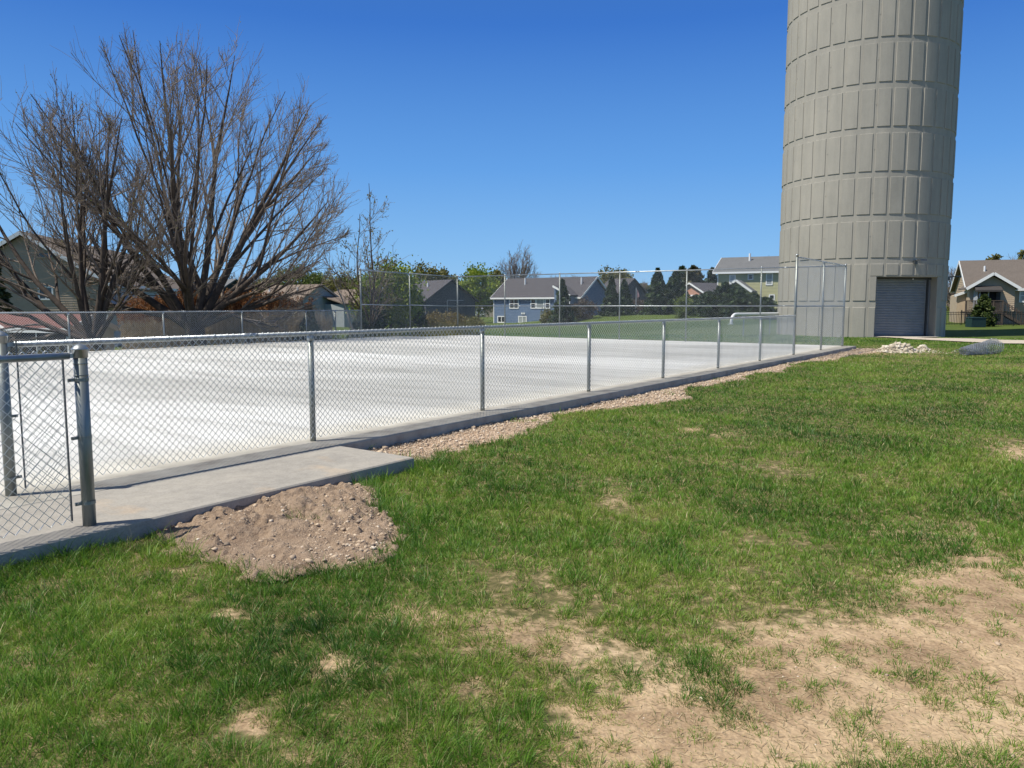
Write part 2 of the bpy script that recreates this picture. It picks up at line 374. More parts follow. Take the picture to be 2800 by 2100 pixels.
# ------------------------------------------------------------------ court slab, pad, path
def slab_mat():
    m, n, b = new_mat('pale_coated_concrete')
    tc = N(n, "ShaderNodeTexCoord"); sx = N(n, "ShaderNodeSeparateXYZ"); n.links.new(tc.outputs['Object'], sx.inputs[0])
    f1 = noise_node(n, .55, 5, .62, mapping=(1.0, .13, 1)); f2 = noise_node(n, 2.6, 5, .6, mapping=(1, .16, 1)); f3 = noise_node(n, .16, 3, .5, mapping=(1, .45, 1)); f4 = noise_node(n, 30, 3, .6, mapping=(1, .1, 1))
    c = ramp(n, f1, [(.36, (.60, .595, .58)), (.60, (.73, .727, .715))])
    c = mixc(n, 1.0, c, ramp(n, f3, [(.42, (.70, .695, .68)), (.56, (1, 1, 1))]), 'MULTIPLY')
    c = mixc(n, 1.0, c, ramp(n, f2, [(.36, (.80, .795, .785)), (.52, (1, 1, 1))]), 'MULTIPLY')
    c = mixc(n, 1.0, c, ramp(n, f4, [(.35, (.90, .90, .89)), (.6, (1, 1, 1))]), 'MULTIPLY')
    # warm cream band, then a plain grey border along the near edge (s small)
    e1 = noise_node(n, 1.4, 4)
    y = math_n(n, 'ADD', sx.outputs[1], math_n(n, 'MULTIPLY', math_n(n, 'SUBTRACT', e1, .5), .35))
    k1 = N(n, "ShaderNodeMapRange"); k1.inputs[1].default_value = .30; k1.inputs[2].default_value = .95; n.links.new(y, k1.inputs[0])
    c = mixc(n, k1.outputs[0], ramp(n, f2, [(.35, (.48, .455, .40)), (.65, (.66, .635, .57))]), c)
    k2 = N(n, "ShaderNodeMapRange"); k2.inputs[1].default_value = .02; k2.inputs[2].default_value = .26; n.links.new(y, k2.inputs[0])
    g1 = noise_node(n, 3.5, 6, .65)
    c = mixc(n, k2.outputs[0], ramp(n, g1, [(.3, (.26, .24, .21)), (.5, (.36, .34, .30)), (.7, (.44, .42, .375))]), c)
    n.links.new(c, b.inputs['Base Color']); b.inputs['Roughness'].default_value = .85; b.inputs['Specular IOR Level'].default_value = .25
    bump(n, b, f4, .12, .004)
    return m
MT['slab'] = slab_mat()
def pad_mat():
    m, n, b = new_mat('stained_grey_concrete')
    f1 = noise_node(n, 1.3, 6, .65, mapping=(.5, 1, 1)); f2 = noise_node(n, 9, 5); f3 = noise_node(n, .9, 4, .6, mapping=(1.3, .8, 1)); f4 = noise_node(n, 60, 3)
    c = ramp(n, f1, [(.3, (.22, .20, .175)), (.5, (.32, .29, .25)), (.7, (.41, .37, .31))])
    c = mixc(n, .35, c, ramp(n, f2, [(.3, (.24, .23, .21)), (.65, (.46, .43, .385))]))
    st = N(n, "ShaderNodeMapRange"); st.inputs[1].default_value = .56; st.inputs[2].default_value = .70; n.links.new(f3, st.inputs[0])
    c = mixc(n, math_n(n, 'MULTIPLY', st.outputs[0], math_n(n, 'MULTIPLY', f2, 1.1), True), c, (.56, .37, .20))
    c = mixc(n, .15, c, ramp(n, f4, [(.35, (.15, .145, .13)), (.6, (.5, .48, .44))]))
    n.links.new(c, b.inputs['Base Color']); b.inputs['Roughness'].default_value = .9
    bump(n, b, f4, .2, .004)
    return m
MT['pad'] = pad_mat()
def slab_z(t, s): return .11 * sstep(5, 17, s) * (1 - sstep(16.5, 20.5, t))
def curved_sheet(name, t0, t1, s0, s1f, mat, zf, bottom, nt_=60, ns=30, bev=.012):
    T = np.linspace(t0, t1, nt_); vs = []; 
    grid = []
    for i, t in enumerate(T):
        s1 = s1f(t); rows = np.linspace(s0, s1, ns)
        grid.append([(t, s, zf(t, s)) for s in rows])
    G = np.array(grid, float)
    ring = [(i, 0) for i in range(nt_)] + [(nt_ - 1, j) for j in range(1, ns)] + [(i, ns - 1) for i in range(nt_ - 2, -1, -1)] + [(0, j) for j in range(ns - 2, 0, -1)]
    V = G.reshape(-1, 3).tolist(); F = []
    for i in range(nt_ - 1):
        for j in range(ns - 1): F.append((i * ns + j, (i + 1) * ns + j, (i + 1) * ns + j + 1, i * ns + j + 1))
    cen = G.reshape(-1, 3).mean(0)
    o1 = len(V)
    for (i, j) in ring:
        p = G[i, j].copy(); sg = np.sign(p[:2] - [(t0 + t1) / 2, (s0 + s1f(T[i])) / 2]); ex_ = (i in (0, nt_ - 1)); ey_ = (j in (0, ns - 1))
        p[0] += bev * sg[0] * ex_; p[1] += bev * sg[1] * ey_; p[2] -= bev; V.append(p.tolist())
    o2 = len(V)
    for k in range(len(ring)):
        p = list(V[o1 + k]); p[2] = bottom; V.append(p)
    nr_ = len(ring)
    for k in range(nr_):
        k2 = (k + 1) % nr_; a_ = ring[k][0] * ns + ring[k][1]; b_ = ring[k2][0] * ns + ring[k2][1]
        F.append((a_, o1 + k, o1 + k2, b_)); F.append((o1 + k, o2 + k, o2 + k2, o1 + k2))
    me = bpy.data.meshes.new(name); me.from_pydata([tuple(p) for p in V], [], F); me.update(); bm_fix(me)
    o = link(name, me, mat); o.location = (O2[0], O2[1], 0); o.rotation_euler = (0, 0, R(90) - FA)
    return prop(o, kind='structure')
curved_sheet('pavement', -16, 22.6, -.41, lambda t: 16.75 + .058 * (t + 16), 'slab', slab_z, -.4)
curved_sheet('concrete_path', -16, -3.14, -1.54, lambda t: -.425, 'pad', lambda t, s: -.004, -.4, 30, 6)
pm = MB()
pth = [(18.6, 40.2), (19.3, 37.7), (20.3, 34.4), (23.0, 31.2), (28, 28), (36, 25), (50, 21)]
pth2 = [(20.9, 39.1), (22.3, 38.4), (23.6, 36.2), (26, 34.0), (30, 31.3), (37, 28.2), (50, 24.5)]
def dens(p, k=14):
    p = np.array(p); t = np.linspace(0, len(p) - 1, (len(p) - 1) * k + 1); i = np.arange(len(p))
    return np.stack([np.interp(t, i, p[:, 0]), np.interp(t, i, p[:, 1])], 1)
A_, B_ = dens(pth), dens(pth2)
nn = len(A_); pv = []
for wv in np.linspace(0, 1, 5):
    P_ = A_ * (1 - wv) + B_ * wv; pv.append(np.stack([P_[:, 0], P_[:, 1], terr(P_[:, 0], P_[:, 1]) + .045 + .02 * math.sin(math.pi * wv)], 1))
pv = np.concatenate(pv); ii = np.arange(nn * 5).reshape(5, nn)
MT['gravel_path'] = simple('pale_gravel_path', (.50, .43, .35), .95, 0, .2, 12, .4)
prop(link('path', fast('path', pv, np.stack([ii[:-1, :-1], ii[1:, :-1], ii[1:, 1:], ii[:-1, 1:]], -1).reshape(-1, 4), smooth=True), 'gravel_path'), kind='structure')
def path_mask(x, y):
    dd = np.full(x.shape, 99.); C_ = (A_ + B_) / 2; W_ = np.hypot(*(A_ - B_).T) / 2
    for i in range(0, nn, 3): dd = np.minimum(dd, np.hypot(x - C_[i, 0], y - C_[i, 1]) - W_[i])
    return dd < 0

# ------------------------------------------------------------------ stones and the soil heap
def stones(cx, cy, cz, size, tint, flat=.65):
    """many small irregular stones as one vertex/face set"""
    base = np.array([(1, 0, 0), (-1, 0, 0), (0, 1, 0), (0, -1, 0), (0, 0, 1), (0, 0, -1)], float)
    fc = np.array([(0, 2, 4), (2, 1, 4), (1, 3, 4), (3, 0, 4), (2, 0, 5), (1, 2, 5), (3, 1, 5), (0, 3, 5)])
    # subdivide once
    vs = base.tolist(); cache = {}; f2 = []
    def mid(a, b):
        k = (min(a, b), max(a, b))
        if k not in cache:
            p = (np.array(vs[a]) + vs[b]); cache[k] = len(vs); vs.append((p / np.linalg.norm(p)).tolist())
        return cache[k]
    for a, b, c in fc:
        ab, bc, ca = mid(a, b), mid(b, c), mid(c, a); f2 += [(a, ab, ca), (ab, b, bc), (ca, bc, c), (ab, bc, ca)]
    B0 = np.array(vs); F0 = np.array(f2); n_ = len(cx); k = len(B0)
    P = B0[None] * (1 + rng.uniform(-.45, .38, (n_, k, 1)))
    P = P * rng.uniform(.7, 1.3, (n_, 1, 3)); P[:, :, 2] *= flat
    a = rng.uniform(0, 6.28, n_); ca, sa = np.cos(a)[:, None], np.sin(a)[:, None]
    X = P[:, :, 0] * ca - P[:, :, 1] * sa; Y = P[:, :, 0] * sa + P[:, :, 1] * ca
    P = np.stack([X, Y, P[:, :, 2]], -1) * np.asarray(size)[:, None, None] + np.stack([cx, cy, cz], -1)[:, None]
    return P.reshape(-1, 3), (F0[None] + (np.arange(n_) * k)[:, None, None]).reshape(-1, 3), np.repeat(tint, k)
# soil heap
g = 230
hx, hy = np.meshgrid(np.linspace(-3.0, -.5, g), np.linspace(4.3, 7.7, g), indexing='ij')
mr = mound_r(hx, hy)
tH, sH = to_ts(hx, hy)
prof = np.clip(1 - mr ** 1.6, -.4, 1)
# the heap leans against the pad's edge, highest close to it
lean = .45 + .55 * sstep(-3.2, -1.7, sH)
mr = mr + (fbm(hx * 3.2, hy * 3.2, 39, 3) - .5) * .35
prof = np.clip(1 - mr ** 1.6, -.4, 1)
hz = -.115 + np.clip(prof, -.4, .55) * .11 * lean + (fbm(hx * 1.9, hy * 1.9, 40, 2) - .5) * .10 * np.clip(1.3 - mr, 0, 1) + (fbm(hx * 4, hy * 4, 41, 5) - .5) * .20 * np.clip(1.25 - mr, 0, 1) + (fbm(hx * 13, hy * 13, 43, 3) - .5) * .07 + np.clip(vn(hx * 21, hy * 21, 46) - .55, 0, 1) * .09 * (vn(hx * 3, hy * 3, 48) > .4) * (mr < 1.1)
hz -= .10 * np.exp(-(((hx + 1.62) / .5) ** 2 + ((hy - 5.22) / .10) ** 2)) * (fbm(hx * 6, hy * 6, 3, 2) > .42)
hz = np.where(sH > -1.62, np.minimum(hz, -.03), hz)
hz = np.where(mr < .98, np.maximum(hz, -.118 + .03 * fbm(hx * 9, hy * 9, 49, 2)), hz)
hz = np.where(mr > 1.15, -.35, hz)
hz = np.where(sH > -1.545, -.35, hz)
ii = np.arange(g * g).reshape(g, g)
qf = np.stack([ii[:-1, :-1], ii[1:, :-1], ii[1:, 1:], ii[:-1, 1:]], -1).reshape(-1, 4)
keep = (np.stack([mr[:-1, :-1], mr[1:, :-1], mr[1:, 1:], mr[:-1, 1:]], -1).reshape(-1, 4) < 1.16).all(1)
m, n, b = new_mat('sandy_soil_heap')
f1 = noise_node(n, 3.5, 6, .65); f2 = noise_node(n, 22, 6, .7); f3 = noise_node(n, 110, 3)
c = ramp(n, f1, [(.34, (.20, .13, .088)), (.48, (.40, .285, .20)), (.66, (.52, .39, .285))])
c = mixc(n, .5, c, ramp(n, f2, [(.32, (.17, .115, .078)), (.5, (.43, .31, .22)), (.68, (.60, .46, .345))]))
c = mixc(n, .25, c, ramp(n, f3, [(.35, (.12, .08, .06)), (.65, (.6, .48, .36))]))
n.links.new(c, b.inputs['Base Color']); b.inputs['Roughness'].default_value = .95; b.inputs['Specular IOR Level'].default_value = .1
bump(n, b, math_n(n, 'ADD', f2, math_n(n, 'MULTIPLY', f3, .4)), 1.0, .04)
MT['heap'] = m
heap = thing('dirt_heap', 'low heap of sandy brown soil spread beside the concrete pad', 'dirt heap', (MC[0], MC[1], -.13))
hv = np.stack([hx - MC[0], hy - MC[1], hz + .13], -1).reshape(-1, 3)
link('soil', fast('soil', hv, qf[keep], smooth=True), 'heap', heap)
def heap_z(x, y):
    i = np.clip((x + 3.0) / 2.5 * (g - 1), 0, g - 2).astype(int); j = np.clip((y - 4.3) / 3.4 * (g - 1), 0, g - 2).astype(int); return hz[i, j]
nS = 4200
px = rng.uniform(-2.7, -.8, nS * 3); py = rng.uniform(4.55, 7.5, nS * 3)
tq_, sq_ = to_ts(px, py); pm_ = mound_r(px, py)
ok = (pm_ < 1.05) & (sq_ < -1.58) & (rng.uniform(0, 1, nS * 3) < .25 + .75 * sstep(-1.6, -1.05, px)); px, py = px[ok][:nS], py[ok][:nS]
sz = .0032 * rng.pareto(2.3, len(px)) + .003; sz = np.clip(sz, .003, .022)
V_, F_, T_ = stones(px - MC[0], py - MC[1], heap_z(px, py) + .13 + sz * .2, sz, rng.beta(1.6, 1.5, len(px)))
o = link('stones', fast('stones', V_, None, F_, tint=T_), 'stone', heap); prop(o, kind='stuff')
# gravel strip along the kerb
tt = rng.uniform(-3.1, 23.2, 60000); ss = -.43 - rng.uniform(0, 1, 60000) ** 1.5 * 1.8
P = O2 + DV * tt[:, None] + NV * ss[:, None]
_b, _g, _h = masks(P[:, 0], P[:, 1]); dist = np.hypot(P[:, 0], P[:, 1])
ok = (_g > .45) & (rng.uniform(0, 1, 60000) < np.clip((9 / dist) ** 1.0, .12, 1)) & (mound_r(P[:, 0], P[:, 1]) > 1.05)
P = P[ok]; dist = dist[ok]; ssk = ss[ok]; tk = tt[ok]
sz = np.clip((.005 + .0035 * rng.pareto(2.6, len(P))) * np.clip(dist / 9, 1, 1.7), .005, .026)
edge = np.exp(-((-.43 - ssk) / .10) ** 2) * (vn(tk * 1.3, tk * 0, 8) > .45)
sz = np.where(edge > .5, sz * 1.5, sz)
V_, F_, T_ = stones(P[:, 0], P[:, 1], terr(P[:, 0], P[:, 1]) + sz * .25 + .008, sz, np.where(edge > .6, rng.beta(1.2, 2.2, len(P)), rng.beta(2.6, 1.8, len(P))))
prop(link('gravel', fast('gravel', V_, None, F_, tint=T_), 'stone'), kind='stuff')
# pale pebbles strewn over the bare soil
px = rng.uniform(-4, 9, 60000); py = rng.uniform(2.4, 12, 60000)
_b, _g, _h = masks(px, py); ok = (_b * (.4 + vn(px * 1.5, py * 1.5, 77)) > .62) & ~_h & (rng.uniform(0, 1, 60000) < .13)
px, py = px[ok], py[ok]; sz = np.clip(.0022 + .0024 * rng.pareto(2.2, len(px)), .002, .013)
V_, F_, T_ = stones(px, py, terr(px, py) + sz * .2, sz, np.clip(rng.beta(3, 1.5, len(px)) + .1, 0, 1))
prop(link('pebbles', fast('pebbles', V_, None, F_, tint=T_), 'stone'), kind='stuff')

# ------------------------------------------------------------------ chain-link fences
def link_mesh(name, L, z0, z1, pitch=.0362, r=.0021, k=4):
    """zig-zag wires hooked into one another: diamonds, with knuckles at the top"""
    nw = int(round(L / pitch)); nk = int(round((z1 - z0) / pitch)); p = L / nw; dz = (z1 - z0) / nk
    i = np.arange(nw)[:, None]; kk = np.arange(nk + 1)[None, :]
    par = (kk + i) % 2
    X = (i + par) * p + np.where(par == 1, -.12, .12) * p * 0
    off = np.where(par == 1, 1, -1) * r * 1.05
    Z = z0 + kk * dz + 0 * i
    pts = np.stack([X + 0 * Z, off + 0 * Z, Z], -1)
    pts = pts + rng.normal(0, .0009, pts.shape)
    # two rings per segment would be heavy: one ring per bend, oriented in the panel plane
    rad = np.full(pts.shape[:2], r)
    V, Q = tubes(pts, rad, k)
    return fast(name, V, Q)
def tubes(pts, rad, k=4):
    """(B,n,3) polylines with (B,n) radii -> vertices and quads, parallel frames from each branch's chord"""
    Bn, n_, _ = pts.shape
    tan = np.empty_like(pts); tan[:, 1:-1] = pts[:, 2:] - pts[:, :-2]; tan[:, 0] = pts[:, 1] - pts[:, 0]; tan[:, -1] = pts[:, -1] - pts[:, -2]
    tan /= np.linalg.norm(tan, axis=-1, keepdims=True) + 1e-9
    ch = pts[:, -1] - pts[:, 0]; ref = np.where((np.abs(ch[:, 2:3]) > .9 * np.linalg.norm(ch, axis=1, keepdims=True)), np.array([[1., 0, 0]]), np.array([[0, 0, 1.]]))
    a = np.cross(tan, ref[:, None]); a /= np.linalg.norm(a, axis=-1, keepdims=True) + 1e-9
    bb = np.cross(tan, a)
    ang = np.arange(k) * 2 * np.pi / k
    V = pts[:, :, None] + rad[:, :, None, None] * (np.cos(ang)[None, None, :, None] * a[:, :, None] + np.sin(ang)[None, None, :, None] * bb[:, :, None])
    id_ = np.arange(Bn * n_ * k).reshape(Bn, n_, k)
    Q = np.stack([id_[:, :-1], np.roll(id_, -1, 2)[:, :-1], np.roll(id_, -1, 2)[:, 1:], id_[:, 1:]], -1).reshape(-1, 4)
    return V.reshape(-1, 3), Q
PL = 3.1
LOW_NEAR = link_mesh('wire_mesh', PL, .045, 1.245, k=5, r=.0030)
LOW_FAR = link_mesh('wire_mesh', PL, .045, 1.245, k=4, r=.0026)
TALL = link_mesh('wire_mesh', PL, .04, 3.03, k=4, r=.0021)
TALL_SIDE = link_mesh('wire_mesh', PL, .04, 3.03, k=4, r=.0015)
def panel(me, a, b2, parent, z=0.0):
    a = np.array(a, float); b2 = np.array(b2, float); dd = b2 - a
    o = bpy.data.objects.new('wire_mesh', me); col.objects.link(o)
    if not me.materials: me.materials.append(MT['wire'])
    o.parent = parent; base = np.array(parent.location)
    o.location = (a[0] - base[0], a[1] - base[1], a[2] - base[2] + z)
    o.rotation_euler = (0, -math.atan2(dd[2], math.hypot(dd[0], dd[1])), math.atan2(dd[1], dd[0])); o.scale = (np.linalg.norm(dd) / PL, 1, 1)
    return o
def post(p, h, r, parent, cap='eye', k=14, rings=()):
    mb = MB(); p = np.array(p, float)
    mb.tube([p - (0, 0, .1), p + (0, 0, h)], r, k)
    for z in rings: mb.tube([p + (0, 0, z - .003), p + (0, 0, z + .003)], r + .004, k)
    o = build('post', mb, 'post_steel', parent, True)
    for f in o.data.polygons: f.use_smooth = len(f.vertices) == 4
    c = MB()
    if cap == 'dome':
        prof_ = [(r + .006, -.055), (r + .006, -.002), (r + .012, .0), (r + .010, .008), (r * .8, .026), (r * .42, .036), (.004, .04)]
        c.tube([p + (0, 0, h + z) for _, z in prof_], [q_ for q_, _ in prof_], k)
    else:
        c.tube([p + (0, 0, h - .05), p + (0, 0, h - .004), p + (0, 0, h + .012), p + (0, 0, h + .03)], [r + .005, r + .005, r * .75, r * .5], k)
    build('post_cap', c, 'steel', o, True)
    return o
def rail(p, q, z, r, parent, name='top_rail', sleeves=True, ties=0.45):
    mb = MB(); p = np.array(p, float) + (0, 0, z); q = np.array(q, float) + (0, 0, z); L = np.linalg.norm(q - p); e = (q - p) / L
    mb.tube([p, q], r, 12)
    t = ties
    while t < L - .1:
        mb.tube([p + e * (t - .003), p + e * (t + .003)], r + .004, 12); t += ties * random.uniform(.9, 1.15)
    if sleeves:
        t = 2.2
        while t < L: mb.tube([p + e * (t - .09), p + e * (t + .09)], r + .003, 12); t += 6.4
    o = build(name, mb, 'steel', parent, True)
    for f in o.data.polygons: f.use_smooth = len(f.vertices) == 4
    return o
def band(p, z, r, parent, side):
    mb = MB(); p = np.array(p, float) + (0, 0, z); side = np.array(side, float)
    mb.tube([p - (0, 0, .011), p + (0, 0, .011)], r + .004, 16)
    mb.bar(p + side * r, p + side * (r + .045), .012, .022)
    mb.tube([p + side * (r + .03) - np.cross(side, (0, 0, 1)) * .02, p + side * (r + .03) + np.cross(side, (0, 0, 1)) * .026], .008, 8)
    return build('tension_band', mb, 'post_steel', parent)
def tbar(p, z0, z1, parent):
    mb = MB(); mb.box((p[0], p[1], (z0 + z1) / 2), (.007, .019, z1 - z0), ((DV[0], DV[1], 0), (NV[0], NV[1], 0), (0, 0, 1))); return build('tension_bar', mb, 'dark_steel', parent)
d3 = np.array([DV[0], DV[1], 0]); n3_ = np.array([NV[0], NV[1], 0])
# near low fence
nf = thing('chain_link_fence', 'waist high galvanised chain link fence running along the near edge of the white court', 'fence', ct(0, 0))
NT = [-6.2, -3.12, 0.0, 3.08, 6.2, 9.37, 12.53, 15.8]
for i, t in enumerate(NT):
    if i == 0: post(ct(t, 0), 1.285, .041, nf, 'dome', 20)
    elif i < 7: post(ct(t, 0), 1.185, .032, nf, 'eye', 16, rings=(.42, .80))
    if i: panel(LOW_NEAR, ct(NT[i - 1] + (.085 if i == 1 else 0), -.045), ct(t - (.06 if i == 7 else 0), -.045), nf)
rail(ct(-6.2 + .09, 0), ct(15.8 - .04, 0), 1.215, .0235, nf)
for z in (.14, .64, 1.10): band(ct(-6.2, 0), z, .041, nf, d3)
tbar(ct(-6.11, -.045), .05, 1.24, nf)
mb = MB(); mb.bar(ct(-6.2, 0, 1.215) + d3 * .03, ct(-6.2, 0, 1.215) + d3 * .10, .02, .03); build('rail_bracket', mb, 'steel', nf)
# short overlapping entrance fence standing on the pad
ef = thing('entrance_fence', 'short overlapping chain link fence with a dome capped end post standing on the concrete pad', 'fence', ct(-6.24, -1.37))
post(ct(-6.24, -1.37), 1.225, .043, ef, 'dome', 24, rings=(1.13, 1.05))
panel(LOW_NEAR, ct(-6.24 - .09 - 3.1, -1.325), ct(-6.24 - .09, -1.325), ef, -.02)
post(ct(-6.24 - 3.1, -1.37), 1.225, .043, ef, 'dome', 16)
rail(ct(-6.24 - 3.06, -1.37), ct(-6.24 - .075, -1.37), 1.185, .0235, ef, ties=.6, sleeves=False)
for z in (.16, .62, 1.02): band(ct(-6.24, -1.37), z, .043, ef, -d3)
tbar(ct(-6.24 - .095, -1.325), .04, 1.20, ef)
mb = MB(); mb.bar(ct(-6.24, -1.37, 1.185) - d3 * .03, ct(-6.24, -1.37, 1.185) - d3 * .09, .02, .03); build('rail_bracket', mb, 'steel', ef)
# tall wing continuing the near fence
wf = thing('tall_side_fence', 'tall two panel chain link fence continuing the low near fence beside the tower', 'fence', ct(19, 0))
WT = [15.8, 19.08, 22.25]
for i, t in enumerate(WT[:2]): post(ct(t, 0), 3.08 if i == 0 else 3.0, .038 if i == 0 else .032, wf, 'dome' if i == 0 else 'eye', 14, rings=(.45, .8, 1.15, 1.9, 2.3, 2.65))
for i in (1, 2): panel(TALL_SIDE, ct(WT[i - 1], -.04), ct(WT[i], -.04), wf)
rail(ct(15.82, 0), ct(22.22, 0), 3.02, .0235, wf, sleeves=False); rail(ct(15.82, 0), ct(22.22, 0), 1.5, .0215, wf, 'mid_rail', sleeves=False)
# tall end fence
tf = thing('tall_end_fence', 'tall six panel chain link fence across the far end of the white court', 'fence', ct(22.25, 9))
TS = [0, 3.16, 6.32, 9.5, 12.68, 15.9, 18.95]
for i, s in enumerate(TS):
    post(ct(22.25, s), 3.06, .038 if i in (0, 6) else .03, tf, 'dome' if i in (0, 6) else 'eye', 12, rings=(.6, 1.0, 2.0, 2.5))
    if i: panel(TALL, ct(22.21, TS[i - 1]), ct(22.21, s), tf)
rail(ct(22.25, .03), ct(22.25, 18.92), 3.02, .0235, tf); rail(ct(22.25, .03), ct(22.25, 18.92), 1.515, .0215, tf, 'mid_rail')
# tall wing turning the far left corner
lf = thing('tall_corner_fence', 'tall two panel chain link fence turning the far left corner of the court', 'fence', ct(18.2, 18.5))
LT = [(22.25, 18.95, 0), (18.3, 18.62, .06), (14.8, 18.25, .11)]
for i in (1, 2):
    post(ct(*LT[i]), 3.0, .038 if i == 2 else .03, lf, 'dome' if i == 2 else 'eye', 12)
    panel(TALL, ct(*LT[i - 1]), ct(*LT[i]), lf)
for z, nm in ((2.97, 'top_rail'), (1.47, 'mid_rail')):
    rail(ct(*LT[0]), ct(*LT[1]), z + .03, .0225, lf, nm, False); rail(ct(*LT[1]), ct(*LT[2]), z, .0225, lf, nm, False)
# low back fence
bf = thing('back_fence', 'low chain link fence along the back edge of the court by the bare trees', 'fence', ct(5, 17.6))
BT = [14.8, 13.2, 11.6, 8.5, 5.35, 2.25, -.9, -4.0]
def bp(t): return ct(t, 17.28 + .055 * t + .1, .11)
for i, t in enumerate(BT):
    if i: post(bp(t), 1.19, .03, bf, 'eye', 12); panel(LOW_FAR, bp(BT[i - 1]), bp(t), bf)
rail(bp(14.76), bp(-4), 1.215, .021, bf)

# ------------------------------------------------------------------ concrete water tower shaft
TD, TAZ = 48.0, R(24.18); TR = 4.32; TC = np.array([TD * math.sin(TAZ), TD * math.cos(TAZ)]); TZ0, TH = -.14, 34.0
def tdir(deg): a = TAZ + math.pi - R(deg); return np.array([math.sin(a), math.cos(a), 0])   # degrees to the viewer's right of the facing side
def tp(deg, r, z): e = tdir(deg) * r; return np.array([TC[0] + e[0], TC[1] + e[1], z])
D0, D1, DZ = 10.5, 58.4, 3.0; DM = (D0 + D1) / 2
m, n, b = new_mat('panelled_tower_concrete')
f1 = noise_node(n, .35, 5); f2 = noise_node(n, 2.2, 6, .65, mapping=(1, 1, .35)); f3 = noise_node(n, 26, 4); f4 = noise_node(n, 1.1, 4, .6, mapping=(2.2, 2.2, .12))
c = ramp(n, f1, [(.32, (.305, .292, .262)), (.5, (.355, .338, .30)), (.68, (.40, .375, .326))])
c = mixc(n, .40, c, ramp(n, f2, [(.3, (.25, .243, .222)), (.52, (.35, .335, .298)), (.72, (.44, .415, .365))]))
c = mixc(n, .22, c, ramp(n, f4, [(.35, (.22, .215, .20)), (.6, (.40, .378, .332))]))
c = mixc(n, .14, c, ramp(n, f3, [(.35, (.22, .21, .18)), (.6, (.48, .44, .36))]))
n.links.new(c, b.inputs['Base Color']); b.inputs['Roughness'].default_value = .92; b.inputs['Specular IOR Level'].default_value = .2
bump(n, b, math_n(n, 'ADD', f3, math_n(n, 'MULTIPLY', f2, .8)), .22, .015)
MT['tower'] = m
tw = thing('water_tower', 'round panelled grey concrete tower with a roll up door rising out of the frame', 'tower', (TC[0], TC[1], TZ0))
mb = MB()
degs = sorted(set(list(np.arange(-180, 180, 2.5)) + [D0, D1])) + [180]
zl = [TZ0 - .3, DZ, TH]
for i in range(len(degs) - 1):
    a, c_ = degs[i], degs[i + 1]
    for k in range(2):
        if k == 0 and a >= D0 - .01 and c_ <= D1 + .01: continue
        mb.quad(tp(a, TR, zl[k]), tp(c_, TR, zl[k]), tp(c_, TR, zl[k + 1]), tp(a, TR, zl[k + 1]))
mb.add([tp(a, TR, TH) for a in degs[:-1]], [tuple(range(len(degs) - 1))])
RP = .034
rows = [(-.2, 1.45), (1.77, 3.66), (3.96, 5.81), (6.14, 7.99), (8.28, 10.16), (10.47, 12.33), (12.64, 14.53), (14.81, 16.70)]
z = 16.70
while z < 31: rows.append((z + .29, z + 2.18)); z += 2.18
def tpanel(a0, a1, z0, z1):
    k = 4; A = np.linspace(a0, a1, k + 1); ba = .25; bz = .02
    Ai = np.linspace(a0 + ba, a1 - ba, k + 1); vs = []; fs = []
    for j in range(k + 1): vs += [tp(A[j], TR - .01, z0), tp(A[j], TR - .01, z1), tp(Ai[j], TR + RP, z0 + bz), tp(Ai[j], TR + RP, z1 - bz)]
    for j in range(k):
        o_ = 4 * j; fs += [(o_ + 2, o_ + 6, o_ + 7, o_ + 3), (o_, o_ + 4, o_ + 6, o_ + 2), (o_ + 1, o_ + 3, o_ + 7, o_ + 5)]
    fs += [(0, 2, 3, 1), (4 * k, 4 * k + 1, 4 * k + 3, 4 * k + 2)]
    mb.add(vs, fs)
for z0, z1 in rows:
    for k in range(36):
        a0 = 6 + 10 * k - 180; a1 = a0 + 8.2
        za, zb_ = z0, z1
        if zb_ <= DZ and a1 > D0 and a0 < D1:
            if a0 < D0 - 1: a1 = D0 - .15
            elif a1 > D1 + 1: a0 = D1 + .15
            else: continue
        elif za < DZ < zb_ and a1 > D0 and a0 < D1:
            if a0 < D0 - 1: tpanel(a0, D0 - .15, za, DZ + .02); a0 = a0; za = DZ + .03
            elif a1 > D1 + 1: za = DZ + .03
            else: za = DZ + .07
        tpanel(a0, a1, za, zb_)
# rings of form tie plugs
for z0, z1 in rows[1:]:
    for k in range(0, 36, 3):
        a_ = 6 + 10 * k - 180 - .9
        mb.tube([tp(a_, TR - .02, z0 + 1.1), tp(a_, TR + .012, z0 + 1.1)], .035, 8)
# reveals of the doorway
dn = tdir(DM); dt = np.array([dn[1], -dn[0], 0]); 
if np.dot(tp(D1, TR, 0) - tp(D0, TR, 0), dt) < 0: dt = -dt
DPL = TR * math.cos(R((D1 - D0) / 2)) - .50
def dpt(lat, dep, z): e = dn * dep + dt * lat; return np.array([TC[0] + e[0], TC[1] + e[1], z])
HL = TR * math.sin(R((D1 - D0) / 2))
for lat, dg in ((-HL, D0), (HL, D1)):
    mb.quad(tp(dg, TR, TZ0), dpt(lat, DPL - .1, TZ0), dpt(lat, DPL - .1, DZ), tp(dg, TR, DZ))
aa_ = np.linspace(D0, D1, 13)
mb.add([tp(a_, TR, DZ) for a_ in aa_] + [dpt(HL, DPL - .1, DZ), dpt(-HL, DPL - .1, DZ)], [tuple(range(15))])
build('shaft', mb, 'tower', tw)
mb = MB(); mb.add([tp(a_, TR + .3, -.075) for a_ in aa_] + [dpt(HL, DPL - .1, -.075), dpt(-HL, DPL - .1, -.075)], [tuple(range(15))])
MT['sill'] = simple('door_sill_concrete', (.46, .43, .38), .9)
build('door_sill', mb, 'sill', tw)
